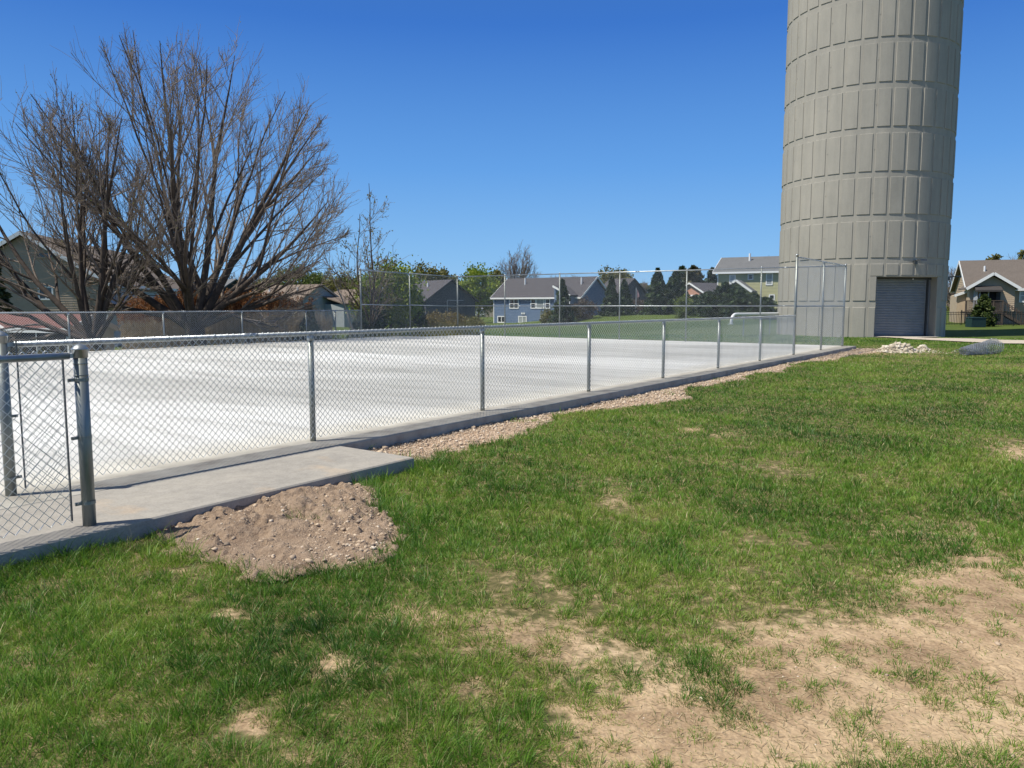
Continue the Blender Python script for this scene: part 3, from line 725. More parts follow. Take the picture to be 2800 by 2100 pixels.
MT['rolldoor'] = simple('blue_grey_door_paint', (.225, .25, .28), .45, .25, .10, 2.5)
MT['door_frame'] = simple('dark_door_frame', (.045, .05, .055), .6, .2)
mb = MB(); zz = -.06; sl = .085
while zz < DZ - .12:
    p_ = [(0, .0), (.028, .25), (.034, .5), (.028, .75), (0, .96)]
    for (x0, f0), (x1, f1_) in zip(p_[:-1], p_[1:]):
        mb.quad(dpt(-HL + .02, DPL + x0, zz + sl * f0), dpt(HL - .25, DPL + x0, zz + sl * f0), dpt(HL - .25, DPL + x1, zz + sl * f1_), dpt(-HL + .02, DPL + x1, zz + sl * f1_))
    mb.quad(dpt(-HL + .02, DPL, zz + sl * .96), dpt(HL - .25, DPL, zz + sl * .96), dpt(HL - .25, DPL, zz + sl), dpt(-HL + .02, DPL, zz + sl))
    zz += sl
door = build('roll_up_door', mb, 'rolldoor', tw)
mb = MB(); mb.box(dpt(0, DPL + .02, -.045), (2 * HL - .27, .06, .07), (dt, dn, (0, 0, 1))); build('bottom_bar', mb, 'dark_steel', door)
mb = MB(); mb.box(dpt(HL - .20, DPL + .02, DZ / 2 - .05), (.08, .14, DZ + .1), (dt, dn, (0, 0, 1))); mb.box(dpt(-HL + .045, DPL + .03, DZ / 2 - .05), (.06, .1, DZ + .1), (dt, dn, (0, 0, 1)))
mb.box(dpt(0, DPL + .03, DZ - .06), (2 * HL - .05, .12, .12), (dt, dn, (0, 0, 1))); build('door_frame', mb, 'door_frame', tw)
mb = MB(); mb.box(dpt(HL - .08, DPL, DZ / 2 - .05), (.16, .04, DZ + .1), (dt, dn, (0, 0, 1))); build('door_jamb_panel', mb, 'rolldoor', tw)
for dg, zl_ in ((35.6, 3.73), (88, 3.0)):
    mb = MB(); e = tdir(dg); p0 = tp(dg, TR, zl_); sd = np.array([e[1], -e[0], 0])
    mb.box(p0 + e * .06 , (.16, .10, .2), (sd, e, (0, 0, 1))); mb.bar(p0 + e * .05 + (0, 0, .06), p0 + e * .48 + (0, 0, .10), .05, .05)
    mb.prism([p0 + e * .36 + sd * .17 + (0, 0, .13), p0 + e * .64 + sd * .17 + (0, 0, .12), p0 + e * .66 + sd * .17 + (0, 0, .04), p0 + e * .36 + sd * .17 + (0, 0, .07)], -sd * .34)
    build('wall_lamp', mb, 'dark_steel', tw)
# overflow pipe leaving the tower on the left
pe = at(2118, 858, 44.2); po = at(2012, 860, 41.6); pz = pe[2]
pts_ = [pe + (pe - po) * .25]; dirp = (po - pe); dirp[2] = 0; dirp /= np.linalg.norm(dirp)
pts_ += [np.array([pe[0], pe[1], pz]), np.array([po[0], po[1], pz])]
rb = .42
for k in range(1, 8):
    a_ = R(90 * k / 7); pts_.append(np.array([po[0], po[1], pz]) + dirp * rb * math.sin(a_) + np.array([0, 0, -rb * (1 - math.cos(a_))]))
pts_.append(pts_[-1] + np.array([0, 0, -.12]))
MT['pipe'] = simple('white_pipe_paint', (.74, .76, .78), .4, .1, .05)
mb = MB(); mb.tube(pts_, .082, 16); pipe = build('overflow_pipe', mb, 'pipe', tw, True)
mb = MB(); e_ = pts_[-1]; mb.tube([e_ + (0, 0, .0), e_ + (0, 0, .035)], .15, 18); mb.bar(e_ - dirp * -.1 + (0, 0, .02), e_ + dirp * .3 + (0, 0, .02), .05, .02); build('pipe_flange', mb, 'pipe', pipe)
for f_ in (.12, .80):
    q_ = np.array([pe[0], pe[1], 0]) * (1 - f_) + np.array([po[0], po[1], 0]) * f_
    mb = MB(); mb.tube([(q_[0], q_[1], -.2), (q_[0], q_[1], pz - .06)], .035, 10); mb.box((q_[0], q_[1], pz - .09), (.24, .1, .02)); build('pipe_support', mb, 'steel', pipe)

# ------------------------------------------------------------------ lawn grass
def grass(nmax, r0, r1, dens_f, wid_f, h_f):
    rg = np.linspace(r0, r1, 2000); pdf = dens_f(rg) * rg; cdf = np.cumsum(pdf); tot = np.trapezoid(pdf, rg) * R(96) if hasattr(np, 'trapezoid') else np.trapz(pdf, rg) * R(96)
    cnt = int(min(nmax, tot)); r = np.interp(rng.uniform(0, cdf[-1], cnt), cdf, rg); a = rng.uniform(R(-48), R(48), cnt)
    return r * np.sin(a), r * np.cos(a), r
gxx, gyy, grr = grass(3000000, 2.2, 46, lambda r: 15000 * np.clip(4.2 / r, 0, 1.25) ** 1.75, None, None)
bb_, gg_, hh_ = masks(gxx, gyy)
clump = .62 * vn(gxx * 4.5, gyy * 4.5, 3) + .38 * vn(gxx * 11, gyy * 11, 4)
big = fbm(gxx * .5, gyy * .5, 61, 3)
CS = .115
cix, ciy = np.floor(gxx / CS), np.floor(gyy / CS)
c_h1, c_h2, c_h3, c_h4 = [_hash(cix, ciy, k_) for k_ in (101, 102, 103, 104)]
tdx, tdy = gxx - (cix + .5 + (c_h1 - .5) * .7) * CS, gyy - (ciy + .5 + (c_h2 - .5) * .7) * CS; tds = np.hypot(tdx, tdy)
mid_ = fbm(gxx * 1.1, gyy * 1.1, 71, 3) - .5; fine_ = vn(gxx * 2.6, gyy * 2.6, 72) - .5
bb_ = np.clip(bb_ + (1.3 * mid_ + .5 * fine_) * np.clip(bb_ * 2.0, 0, 1) * (1.1 - bb_) * 1.6 + .95 * np.clip(mid_ + .3 * fine_, 0, 1), 0, 1.0)
clump = .42 * clump + .33 * c_h3 + .25 * vn(gxx * 2.2, gyy * 2.2, 73)
thr = bb_ * .48 + .15 + .14 * (big - .5) + np.clip(tds / CS - .42, 0, 1) * (.25 + .5 * bb_)
tuft = sstep(-.07, .12, clump - thr)
u_ = rng.uniform(0, 1, len(gxx))
keep = (u_ < np.clip(tuft + .055 * (bb_ > .3) + .02, 0, 1)) & ~hh_
keep &= (gg_ < .35 + .3 * (vn(gxx * 5, gyy * 5, 9) - .5)) | ((vn(gxx * 2.4, gyy * 2.4, 19) > .80) & (u_ < .3))
keep &= ~path_mask(gxx, gyy) & (np.hypot(gxx - TC[0], gyy - TC[1]) > TR + .08)
gxx, gyy, grr, bb_, gg_, tuft, big, clump, tdx, tdy, tds, c_h4 = [k_[keep] for k_ in (gxx, gyy, grr, bb_, gg_, tuft, big, clump, tdx, tdy, tds, c_h4)]
nb = len(gxx); print('grass blades', nb)
t_, s_ = to_ts(gxx, gyy)
sparse = np.clip(bb_ / .7, 0, 1)
h = rng.gamma(7, 1 / 7, nb) * (.046 - .010 * sparse) * (.75 + .5 * big) * (.7 + .4 * tuft) * (.65 + .75 * c_h4) * (1.15 - .5 * np.clip(tds / CS, 0, .7))
nearpad = (np.exp(-np.clip(-1.55 - s_, 0, 9) / .35) * (t_ < -2.6)) + .8 * np.exp(-np.clip(mound_r(gxx, gyy) - 1, 0, 9) / .18) + .5 * np.exp(-np.abs(gg_ - .3) / .2) * (gg_ > .02)
h *= 1 + .65 * np.clip(nearpad, 0, 1)
flat = (rng.uniform(0, 1, nb) < .10 + .45 * sparse)
az = rng.uniform(0, 2 * np.pi, nb); wind = 2 * np.pi * fbm(gxx * .8, gyy * .8, 90, 2); az = np.where(rng.uniform(0, 1, nb) < .45, wind + rng.normal(0, .6, nb), az)
az = np.where(rng.uniform(0, 1, nb) < .6, np.arctan2(tdy, tdx) + rng.normal(0, .5, nb), az)
ln = np.where(flat, rng.uniform(1.2, 3.0, nb), np.abs(rng.normal(.35, .3, nb)) + 1.2 * np.clip(tds / CS, 0, .9))
zf = 1 / np.sqrt(1 + ln ** 2); lx = h * ln * zf * np.cos(az); ly = h * ln * zf * np.sin(az); hzv = h * zf
wd = .0030 * (np.clip(grr, 3, 60) / 3.6) ** .78 * rng.uniform(.7, 1.35, nb)
wa = rng.uniform(0, np.pi, nb); wx = np.cos(wa) * wd / 2; wy = np.sin(wa) * wd / 2
gz0 = terr(gxx, gyy) - .004
tone = .40 + .40 * (big - .5) + .34 * (vn(gxx * 1.0, gyy * 1.0, 55) - .5) + .22 * (vn(gxx * 2.7, gyy * 2.7, 57) - .5) + .12 * (vn(gxx * 6, gyy * 6, 56) - .5) - .20 * (c_h4 - .5) + rng.normal(0, .09, nb) + .13 * sparse * (1 - nearpad.clip(0, 1))
tone -= .10 * np.clip(nearpad, 0, 1)
yel = np.exp(-(((gxx - 13.8) / 1.8) ** 2 + ((gyy - 24.2) / 1.2) ** 2)) * .22
tone = np.clip(tone + yel, .03, .78)
dead = rng.uniform(0, 1, nb) < .03 + .14 * sparse
tone = np.where(dead | (flat & (rng.uniform(0, 1, nb) < .30 * sparse)), rng.uniform(.86, 1, nb), tone)
V = np.empty((nb, 5, 3), np.float32)
V[:, 0] = np.stack([gxx - wx, gyy - wy, gz0], -1); V[:, 1] = np.stack([gxx + wx, gyy + wy, gz0], -1)
V[:, 2] = np.stack([gxx - wx * .8 + lx * .38, gyy - wy * .8 + ly * .38, gz0 + hzv * .58], -1); V[:, 3] = np.stack([gxx + wx * .8 + lx * .38, gyy + wy * .8 + ly * .38, gz0 + hzv * .58], -1)
V[:, 4] = np.stack([gxx + lx, gyy + ly, gz0 + hzv], -1)
bi = (np.arange(nb) * 5)[:, None]
prop(link('grass', fast('grass', V.reshape(-1, 3), bi + np.array([[0, 1, 3, 2]]), bi + np.array([[2, 3, 4]]), tint=np.repeat(tone, 5)), 'grass'), kind='stuff')
# dry straw lying on the bare soil
sx_ = rng.uniform(-3.5, 8, 160000); sy_ = rng.uniform(2.3, 11, 160000); b_, g_, h_ = masks(sx_, sy_)
ok = (b_ * (.5 + vn(sx_ * 3, sy_ * 3, 13)) > .42) & ~h_ & (g_ < .4) & (rng.uniform(0, 1, 160000) < .42)
sx_, sy_ = sx_[ok], sy_[ok]; ns_ = len(sx_); L_ = rng.uniform(.012, .06, ns_); a_ = rng.uniform(0, 2 * np.pi, ns_); z_ = terr(sx_, sy_)
ex_, ey_ = np.cos(a_) * L_, np.sin(a_) * L_; wx_, wy_ = -np.sin(a_) * .0011, np.cos(a_) * .0011
zt = z_ + rng.uniform(.002, .008, ns_)
V = np.stack([np.stack([sx_ - wx_, sy_ - wy_, z_ + .003], -1), np.stack([sx_ + wx_, sy_ + wy_, z_ + .003], -1), np.stack([sx_ + ex_ + wx_, sy_ + ey_ + wy_, zt], -1), np.stack([sx_ + ex_ - wx_, sy_ + ey_ - wy_, zt], -1)], 1)
MT['straw'] = tinted('dry_straw', [(0, (.24, .17, .10)), (.5, (.40, .30, .17)), (1, (.58, .48, .30))], .8, .1)
prop(link('straw', fast('straw', V.reshape(-1, 3), (np.arange(ns_) * 4)[:, None] + np.arange(4)[None], None, tint=np.repeat(rng.uniform(0, 1, ns_), 4)), 'straw'), kind='stuff')

# ------------------------------------------------------------------ houses
MT['roof_brown'] = shingle_mat('brown_roof_shingles', (.19, .148, .118))
MT['roof_tan'] = shingle_mat('mottled_brown_shingles', (.128, .108, .095))
MT['roof_grey'] = shingle_mat('grey_roof_shingles', (.135, .14, .148))
MT['roof_dark'] = shingle_mat('charcoal_roof_shingles', (.068, .064, .072))
MT['roof_red'] = shingle_mat('red_brown_roof_shingles', (.16, .072, .062))
for nm, c_ in (('taupe', (.42, .33, .245)), ('grey_white', (.46, .49, .52)), ('cream', (.62, .57, .49)), ('blue_grey_shade', (.33, .36, .375)), ('slate', (.065, .072, .088)), ('blue', (.105, .165, .275)),
               ('olive', (.42, .41, .235)), ('brick_pink', (.46, .25, .18)), ('orange_wood', (.50, .24, .12)), ('tan', (.47, .37, .265)), ('dark_green', (.022, .03, .03)), ('stone_wall', (.42, .36, .28)), ('white_wall', (.74, .74, .73))):
    MT[nm] = simple(nm + '_siding', c_, .75, 0, .07, 3)
class House:
    def __init__(h, name, label, P1, P2, W, zb, ze, zr, wall, roof, across=False, over=.35, lap=None, trim='white', group=None, cat='house', gable_trim=True):
        h.P1 = np.array([P1[0], P1[1], 0.]); h.P2 = np.array([P2[0], P2[1], 0.]); h.ex = h.P2 - h.P1; h.L = np.linalg.norm(h.ex); h.ex /= h.L
        h.ey = np.array([-h.ex[1], h.ex[0], 0.])
        if np.dot(h.ey, h.P1 + h.P2) < 0: h.ey = -h.ey
        h.W, h.zb, h.ze, h.zr = W, zb, ze, zr; h.across = across
        h.o = thing(name, label, cat, (h.P1[0], h.P1[1], zb), group)
        up = np.array([0, 0, 1.])
        A, C, LA, LC = (h.ey, h.ex, W, h.L) if across else (h.ex, h.ey, h.L, W)
        sec = [(0, zb), (LC, zb), (LC, ze), (LC / 2, zr - .06), (0, ze)]
        mb = MB(); mb.prism([h.P1 + C * c + up * z for c, z in sec], A * LA)
        if lap:
            faces = [(h.P1, h.ex, -h.ey, [(0, zb), (h.L, zb), (h.L, ze), (h.L / 2, zr - .1), (0, ze)] if across else [(0, zb), (h.L, zb), (h.L, ze), (0, ze)])]
            side = [(0, zb), (W, zb), (W, ze), (0, ze)] if across else [(0, zb), (W, zb), (W, ze), (W / 2, zr - .1), (0, ze)]
            faces += [(h.P2, h.ey, h.ex, side), (h.P1, h.ey, -h.ex, side)]
            for o_, e_, nn_, poly in faces: laps(mb, o_, e_, nn_, poly, lap)
        build('wall', mb, wall, h.o)
        rm = MB(); pitch = math.atan2(zr - ze, LC / 2); th = .14
        for sgn in (0, 1):
            c0, c1 = (-over, LC / 2) if not sgn else (LC + over, LC / 2)
            z0 = ze - over * math.tan(pitch) + .03; z1 = zr + .03
            pl = [h.P1 + C * c0 + up * z0, h.P1 + C * c1 + up * z1, h.P1 + C * c1 + up * (z1 + th), h.P1 + C * c0 + up * (z0 + th)]
            rm.prism([p - A * over for p in pl], A * (LA + 2 * over))
        h.roof = build('roof', rm, roof, h.o)
        if trim:
            tm = MB()
            for sgn in (0, 1):
                c0 = -over if not sgn else LC + over; z0 = ze - over * math.tan(pitch) + .05
                tm.bar(h.P1 + C * (c0 - (.03 if not sgn else -.03)) + up * z0 - A * over, h.P1 + C * (c0 - (.03 if not sgn else -.03)) + up * z0 + A * (LA + over), .04, .22)
                if gable_trim:
                    for a_ in (-over - .02, LA + over + .02):
                        p0 = h.P1 + C * c0 + up * (z0) + A * a_; p1 = h.P1 + C * LC / 2 + up * (zr + .06) + A * a_
                        tm.bar(p0, p1, .04, .24)
            for p_, e_ in ((h.P1, h.ex), (h.P2, -h.ex)): tm.box(p_ - h.ey * .035 + e_ * .05 + up * (zb + ze) / 2, (.12, .06, ze - zb - .02), (h.ex, h.ey, up))
            build('fascia', tm, trim, h.o)
        h.A, h.C, h.LA, h.LC = A, C, LA, LC
    def hit(h, u, v, face='front'):
        o_, nn_ = {'front': (h.P1, -h.ey), 'right': (h.P2, h.ex), 'left': (h.P1, -h.ex)}[face]
        r = ray(u, v); c_ = np.array([0, 0, CAM_H]); t = np.dot(o_ - c_, nn_) / np.dot(r, nn_); return c_ + r * t
    def window(h, u0, v0, u1, v1, cols=2, rows=1, face='front', glass='glass', frame='white', fw=.09, off=.03, name='window'):
        e_, nn_ = {'front': (h.ex, -h.ey), 'right': (h.ey, h.ex), 'left': (h.ey, -h.ex)}[face]
        a = h.hit(u0, v1, face); b2 = h.hit(u1, v0, face); wdt = abs(np.dot(b2 - a, e_)); hgt = b2[2] - a[2]
        c_ = (a + b2) / 2 + nn_ * off; up = np.array([0, 0, 1.]); ax = (e_, nn_, up)
        mb = MB()
        for sg in (-1, 1):
            mb.box(c_ + e_ * sg * (wdt / 2 - fw / 2) + nn_ * .03, (fw, .07, hgt), ax); mb.box(c_ + up * sg * (hgt / 2 - fw / 2) + nn_ * .028, (wdt - 2 * fw, .066, fw), ax)
        for k in range(1, cols): mb.box(c_ + e_ * (wdt * (k / cols - .5)) + nn_ * .025, (fw * .75, .06, hgt - 2 * fw), ax)
        for k in range(1, rows): mb.box(c_ + up * (hgt * (k / rows - .5)) + nn_ * .02, (wdt - 2 * fw, .05, fw * .6), ax)
        f = build(name, mb, frame, h.o)
        pm_ = MB(); pm_.box(c_ + nn_ * .008, (wdt - fw, .012, hgt - fw), ax); build('pane', pm_, glass, f)
        return f
    def vent(h, u, v, hh=.45, w_=.10):
        # small pipe through the slope that faces the photo, found by marching the pixel's ray to the roof
        r = ray(u, v); c_ = np.array([0, 0, CAM_H]); best = None
        for t in np.linspace(20, 170, 6000):
            p = c_ + r * t; cc = np.dot(p - h.P1, h.C); aa2 = np.dot(p - h.P1, h.A)
            if -.3 < cc < h.LC + .3 and -.4 < aa2 < h.LA + .4:
                zr_ = h.zr - abs(cc - h.LC / 2) / (h.LC / 2) * (h.zr - h.ze) + .15
                if p[2] <= zr_: best = p; break
        if best is None: return
        mb = MB(); mb.tube([best - (0, 0, .3), best + (0, 0, hh)], w_, 8); build('vent_pipe', mb, 'white', h.roof)
def laps(mb, o_, e_, nn_, poly, course):
    zs = [p[1] for p in poly]; z = min(zs)
    def ext_(z):
        xs = []
        for i in range(len(poly)):
            (x0, z0), (x1, z1) = poly[i], poly[(i + 1) % len(poly)]
            if abs(z1 - z0) < 1e-9: 
                if abs(z - z0) < 1e-6: xs += [x0, x1]
            elif min(z0, z1) - 1e-6 <= z <= max(z0, z1) + 1e-6: xs.append(x0 + (x1 - x0) * (z - z0) / (z1 - z0))
        return (min(xs), max(xs)) if xs else None
    up = np.array([0, 0, 1.])
    while z < max(zs) - course * .5:
        z1 = min(z + course, max(zs) - .02); a, c = ext_(z + 1e-4), ext_(z1)
        if a and c:
            f = lambda x, zz, d_: o_ + e_ * x + up * zz + nn_ * d_
            mb.quad(f(a[0], z, .035), f(a[1], z, .035), f(c[1], z1, .008), f(c[0], z1, .008)); mb.quad(f(a[0], z, .008), f(a[1], z, .008), f(a[1], z, .035), f(a[0], z, .035))
        z += course
def xy(u, D): return ((u - 1400) / 2111.0 * D, D)
def zat(v, D): return CAM_H + (836 - v) * D / 2111.0

# taupe gabled house on the left
b_ = np.array(xy(293, 52)); dxy = np.array([.985, .174])
h = House('house', 'big taupe house with lap siding behind the bare trees on the left', b_ - dxy * 9.8, b_, 22, -1.5, zat(771, 52), zat(640, 50.4), 'taupe', 'roof_brown', True, .45, .16)
h.window(106.5, 783, 146, 820.5, 2, 1, fw=.10)
h.window(100, 688, 146, 706, 1, 1, frame='taupe')
mb = MB()
sidew = [h.P2 + h.ex * .05 + h.ey * a for a in (.25, 21.8)]
mb.prism([sidew[0] + (0, 0, -1.45), sidew[1] + (0, 0, -1.45), sidew[1] + (0, 0, h.ze - .35), sidew[0] + (0, 0, h.ze - .35)], h.ex * .04); build('side_wall', mb, 'grey_white', h.o)
h.window(313, 788, 325, 832, 1, 4, 'right', off=.12, fw=.07, name='patio_door'); h.window(344, 790, 352, 830, 1, 2, 'right', off=.12, fw=.07); h.window(366, 792, 374, 830, 1, 2, 'right', off=.12, fw=.07)
mb = MB(); p_ = h.hit(318, 833, 'right'); fl = p_[2]
mb.box(p_ + h.ex * 1.1 + h.ey * 2.2 + (0, 0, -.12), (2.2, 8, .2), (h.ex, h.ey, (0, 0, 1)))
for a in (-1.7, .3, 2.3, 4.3, 6.1): mb.box(p_ + h.ex * 2.1 + h.ey * a + np.array([0, 0, -.6 - fl / 2 - .1]), (.14, .14, fl + 2.6), (h.ex, h.ey, (0, 0, 1)))
for zz in (.35, .65, .95): mb.box(p_ + h.ex * 2.15 + h.ey * 2.2 + (0, 0, zz), (.05, 8, .06), (h.ex, h.ey, (0, 0, 1)))
build('deck', mb, 'deck_wood', h.o)
# dark green house
h = House('house', 'dark green gabled house showing above the reeds behind the biggest tree', xy(545, 88), xy(577, 85), 5.6, -1.3, zat(812, 85), zat(768, 88), 'dark_green', 'roof_grey', False, .3, trim=None)
# beige house
h = House('house', 'beige house with brown roof and shade toned blue grey gable behind the reeds', xy(694, 105), xy(818, 100), 7.4, -1.9, zat(822, 100), zat(781, 103), 'cream', 'roof_brown', trim='taupe')
up = np.array([0, 0, 1.])
mb = MB(); q0 = h.P2 + h.ex * .03
mb.prism([q0 + up * (h.zb), q0 + h.ey * 7.4 + up * h.zb, q0 + h.ey * 7.4 + up * h.ze, q0 + h.ey * 3.7 + up * (h.zr - .12), q0 + up * h.ze], h.ex * .05); build('shade_tinted_gable', mb, 'blue_grey_shade', h.o)  # overlay puts the cool shade of this end into the wall colour
for u0, u1 in ((697, 715), (746, 772), (798, 813)): h.window(u0, 833, u1, 850, 2, 1, fw=.12)
for u0, u1 in ((690, 712), (752, 770), (799, 813)): h.window(u0, 863, u1, 877, 2, 1, fw=.14)
h.vent(737, 797, .5, .12); h.vent(814, 796, .5, .12)
q1 = h.P2 + h.ex * .1 + h.ey * 4.3; lz = zat(832, 103)
mb = MB(); mb.prism([q1 + up * h.zb, q1 + h.ex * 3.6 + up * h.zb, q1 + h.ex * 3.6 + up * lz, q1 + up * lz], h.ey * 7.5); build('wing_wall', mb, 'blue_grey_shade', h.o)
mb = MB(); zt_ = zat(817, 103); mb.prism([q1 - h.ey * .35 + h.ex * 4.0 + up * (lz - .05), q1 - h.ey * .35 + up * (zt_ + .2), q1 - h.ey * .35 + up * (zt_ + .35), q1 - h.ey * .35 + h.ex * 4.0 + up * (lz + .1)], h.ey * 8.3); build('wing_roof', mb, 'roof_brown', h.o)
House('house', 'brown roofed house partly hidden behind the shade toned blue grey gable', xy(880, 118), xy(968, 114), 8, -1.5, zat(822, 114), zat(794, 118), 'blue_grey_shade', 'roof_brown', trim=None)
# slate house
h = House('house', 'dark slate gabled house behind the green shrubs and tall corner fence', xy(1078, 102), xy(1165, 95), 7.2, -1.5, zat(821, 95), zat(769, 98), 'slate', 'roof_dark', trim=None)
mb = MB(); q0 = h.P2 + h.ex * .04 + h.ey * 3.0; mb.bar(q0 + up * .1, q0 + up * 2.2, .05, .05); mb.bar(q0 + up * 2.2, q0 + h.ey * 2.4 + up * 2.2, .05, .05); build('downpipe', mb, 'grey_white', h.o)
h.vent(1170, 784, .5, .12)
# garage
h = House('garage', 'beige stone garage with two white doors beside the blue house', xy(1272, 142), xy(1352, 142), 8, -1.2, zat(820, 142), zat(797, 142), 'stone_wall', 'roof_tan', True, .3, cat='garage')
h.window(1283, 843, 1292, 862, 1, 4, glass='white', fw=.15, name='garage_door'); h.window(1300, 842, 1324, 862, 1, 4, glass='white', fw=.15, name='garage_door')
# blue house
h = House('house', 'blue house with charcoal roof and white trimmed windows behind the tall fence', xy(1350, 112), xy(1587, 103), 7.6, -1.6, zat(812, 108), zat(761, 108), 'blue', 'roof_dark', lap=.22)
h.window(1393.6, 817, 1419, 844, 2, 2, fw=.13); h.window(1451.5, 816.5, 1466, 844, 1, 2, fw=.13); h.window(1467, 816.5, 1489, 844, 1, 1, fw=.13, glass='lit_glass'); h.window(1491, 816.5, 1505, 844, 1, 2, fw=.13)
h.window(1361, 864, 1383, 882.5, 2, 1, fw=.13); h.window(1418, 864, 1441, 883.5, 2, 1, fw=.13, glass='lit_glass'); h.window(1478, 864, 1500, 883, 2, 1, fw=.13)
h.vent(1436, 778, .9, .11); h.vent(1590, 777, .9, .11)
for u in (1428.5, 1434.5):
    p_ = h.hit(u, 857); mb = MB(); mb.box(p_ - h.ey * .08, (.24, .14, .24), (h.ex, h.ey, up)); build('vent_hood', mb, 'white', h.o)
a_ = h.hit(1534, 800); c_ = h.hit(1577, 800); bw = np.dot(c_ - a_, h.ex); s0 = np.dot(a_ - h.P1, h.ex); fr = -h.ey * 1.6
mb = MB(); zA, zE = zat(786, 103), zat(810, 103); B0 = h.P1 + h.ex * s0
mb.prism([B0 + fr + up * h.zb, B0 + fr + h.ex * bw + up * h.zb, B0 + fr + h.ex * bw + up * zE, B0 + fr + up * zA], h.ey * 1.7); build('bay_wall', mb, 'blue', h.o)
mb = MB(); mb.prism([B0 + fr * 1.25 + up * (zA + .1), B0 + fr * 1.25 + h.ex * (bw + .25) + up * (zE - .03), B0 + fr * 1.25 + h.ex * (bw + .25) + up * (zE + .13), B0 + fr * 1.25 + up * (zA + .26)], h.ey * 3.6); build('bay_roof', mb, 'roof_dark', h.o)
mb = MB(); mb.bar(B0 + fr * 1.27 + up * (zA + .16), B0 + fr * 1.27 + h.ex * (bw + .25) + up * (zE + .03), .05, .26); mb.box(B0 + fr * 1.02 + h.ex * (bw - .06) + up * (zE + h.zb) / 2, (.14, .05, zE - h.zb - .3), (h.ex, h.ey, up)); build('bay_trim', mb, 'white', h.o)
House('house', 'charcoal roofed house peeking out behind the blue house gable', xy(1630, 125), xy(1690, 122), 8, -.6, zat(806, 122), zat(764, 125), 'slate', 'roof_dark', trim=None)
# brick house
h = House('house', 'small pink brick house with white rakes left of the olive house', xy(1848, 123), xy(1930, 117), 14, .2, zat(803, 117), zat(776, 120), 'brick_pink', 'roof_dark', True, .35)
mb = MB(); k0 = h.hit(1860, 812); k1 = h.hit(1926, 830); mb.box((k0 + k1) / 2 - h.ey * .06, (abs(np.dot(k1 - k0, h.ex)), .1, abs(k0[2] - k1[2])), (h.ex, h.ey, up)); build('garage_door', mb, 'orange_wood', h.o)
mb = MB(); k0 = h.hit(1850, 808); k1 = h.hit(1930, 808); mb.bar(k0 - h.ey * .1, k1 - h.ey * .1, .06, .22); build('fascia_band', mb, 'white', h.o)
# olive house
h = House('house', 'two storey olive house with grey roof between the fence and the tower', xy(1960, 96), xy(2232, 90.5), 8, .2, zat(742, 94), zat(706, 97), 'olive', 'roof_grey', False, .5, .17)
h.window(1994, 751, 2012, 783, 1, 2, fw=.11, glass='lit_glass'); h.window(2044.5, 749, 2060.5, 765.5, 1, 1, fw=.11); h.window(2094, 747, 2114, 780, 1, 2, fw=.11, glass='lit_glass'); h.window(2102, 805, 2119, 832, 1, 2, fw=.11)
h.vent(2050, 713, .9, .13)
pA, pB = h.hit(1990, 800), h.hit(2063, 800); B0 = np.array([pA[0], pA[1], 0]); bw = np.dot(pB - pA, h.ex); fr = -h.ey * 2.4; zE = zat(797, 92); zA = zat(769, 91)
mb = MB(); mb.prism([B0 + fr + h.ex * .2 + up * h.zb, B0 + fr + h.ex * (bw - .2) + up * h.zb, B0 + fr + h.ex * (bw - .2) + up * zE, B0 + fr + h.ex * bw / 2 + up * (zA - .15), B0 + fr + h.ex * .2 + up * zE], h.ey * 2.35)
laps(mb, B0 + fr, h.ex, -h.ey, [(.2, h.zb), (bw - .2, h.zb), (bw - .2, zE), (bw / 2, zA - .15), (.2, zE)], .17); build('porch_wall', mb, 'olive', h.o)
mb = MB(); tm = MB()
for sg in (0, 1):
    e0 = B0 + fr * 1.3 + h.ex * (-.3 if not sg else bw + .3) + up * (zE - .12); e1 = B0 + fr * 1.3 + h.ex * bw / 2 + up * (zA + .05)
    mb.prism([e0, e1, e1 + up * .16, e0 + up * .16], h.ey * 3.2); tm.bar(e0 - h.ey * .04 + up * .06, e1 - h.ey * .04 + up * .06, .05, .26)
build('porch_roof', mb, 'roof_grey', h.o); build('porch_trim', tm, 'white', h.o)
mb = MB(); k0 = h.hit(2027, 806); k0 = k0 + fr - h.ey * .05; mb.box(k0 + h.ex * .3, (.9, .08, .9), (h.ex, h.ey, up)); build('porch_window', mb, 'white', h.o)
mb2 = MB(); mb2.box(k0 + h.ex * .3 - h.ey * .04, (.7, .03, .7), (h.ex, h.ey, up)); build('pane', mb2, 'glass', h.o.children[-1])
# tan house on the right
h = House('house', 'tan sided house with mottled brown roof and a raised rear deck right of the tower', xy(2650, 70.5), xy(3053, 66.4), 8.4, -.3, zat(787, 70), zat(717, 73.5), 'tan', 'roof_tan', False, .4, .17)
h.window(2785, 789, 2806, 827, 1, 2, fw=.12, glass='lit_glass'); h.vent(2692, 742, .5, .09)
pA, pB = h.hit(2642, 800), h.hit(2764, 800); B0 = np.array([pA[0], pA[1], 0]) + h.ex * .02; bw = np.dot(pB - pA, h.ex); fr = -h.ey * 1.5; zE = zat(787, 67.5); zA = zat(751, 67.5); zc = zat(851, 68)
mb = MB(); pent = [(0, zc), (bw, zc), (bw, zE), (bw / 2, zA - .12), (0, zE)]
mb.prism([B0 + fr + h.ex * a + up * z for a, z in pent], h.ey * 1.45); laps(mb, B0 + fr, h.ex, -h.ey, pent, .17); build('bay_wall', mb, 'tan', h.o)
mb = MB(); tm = MB()
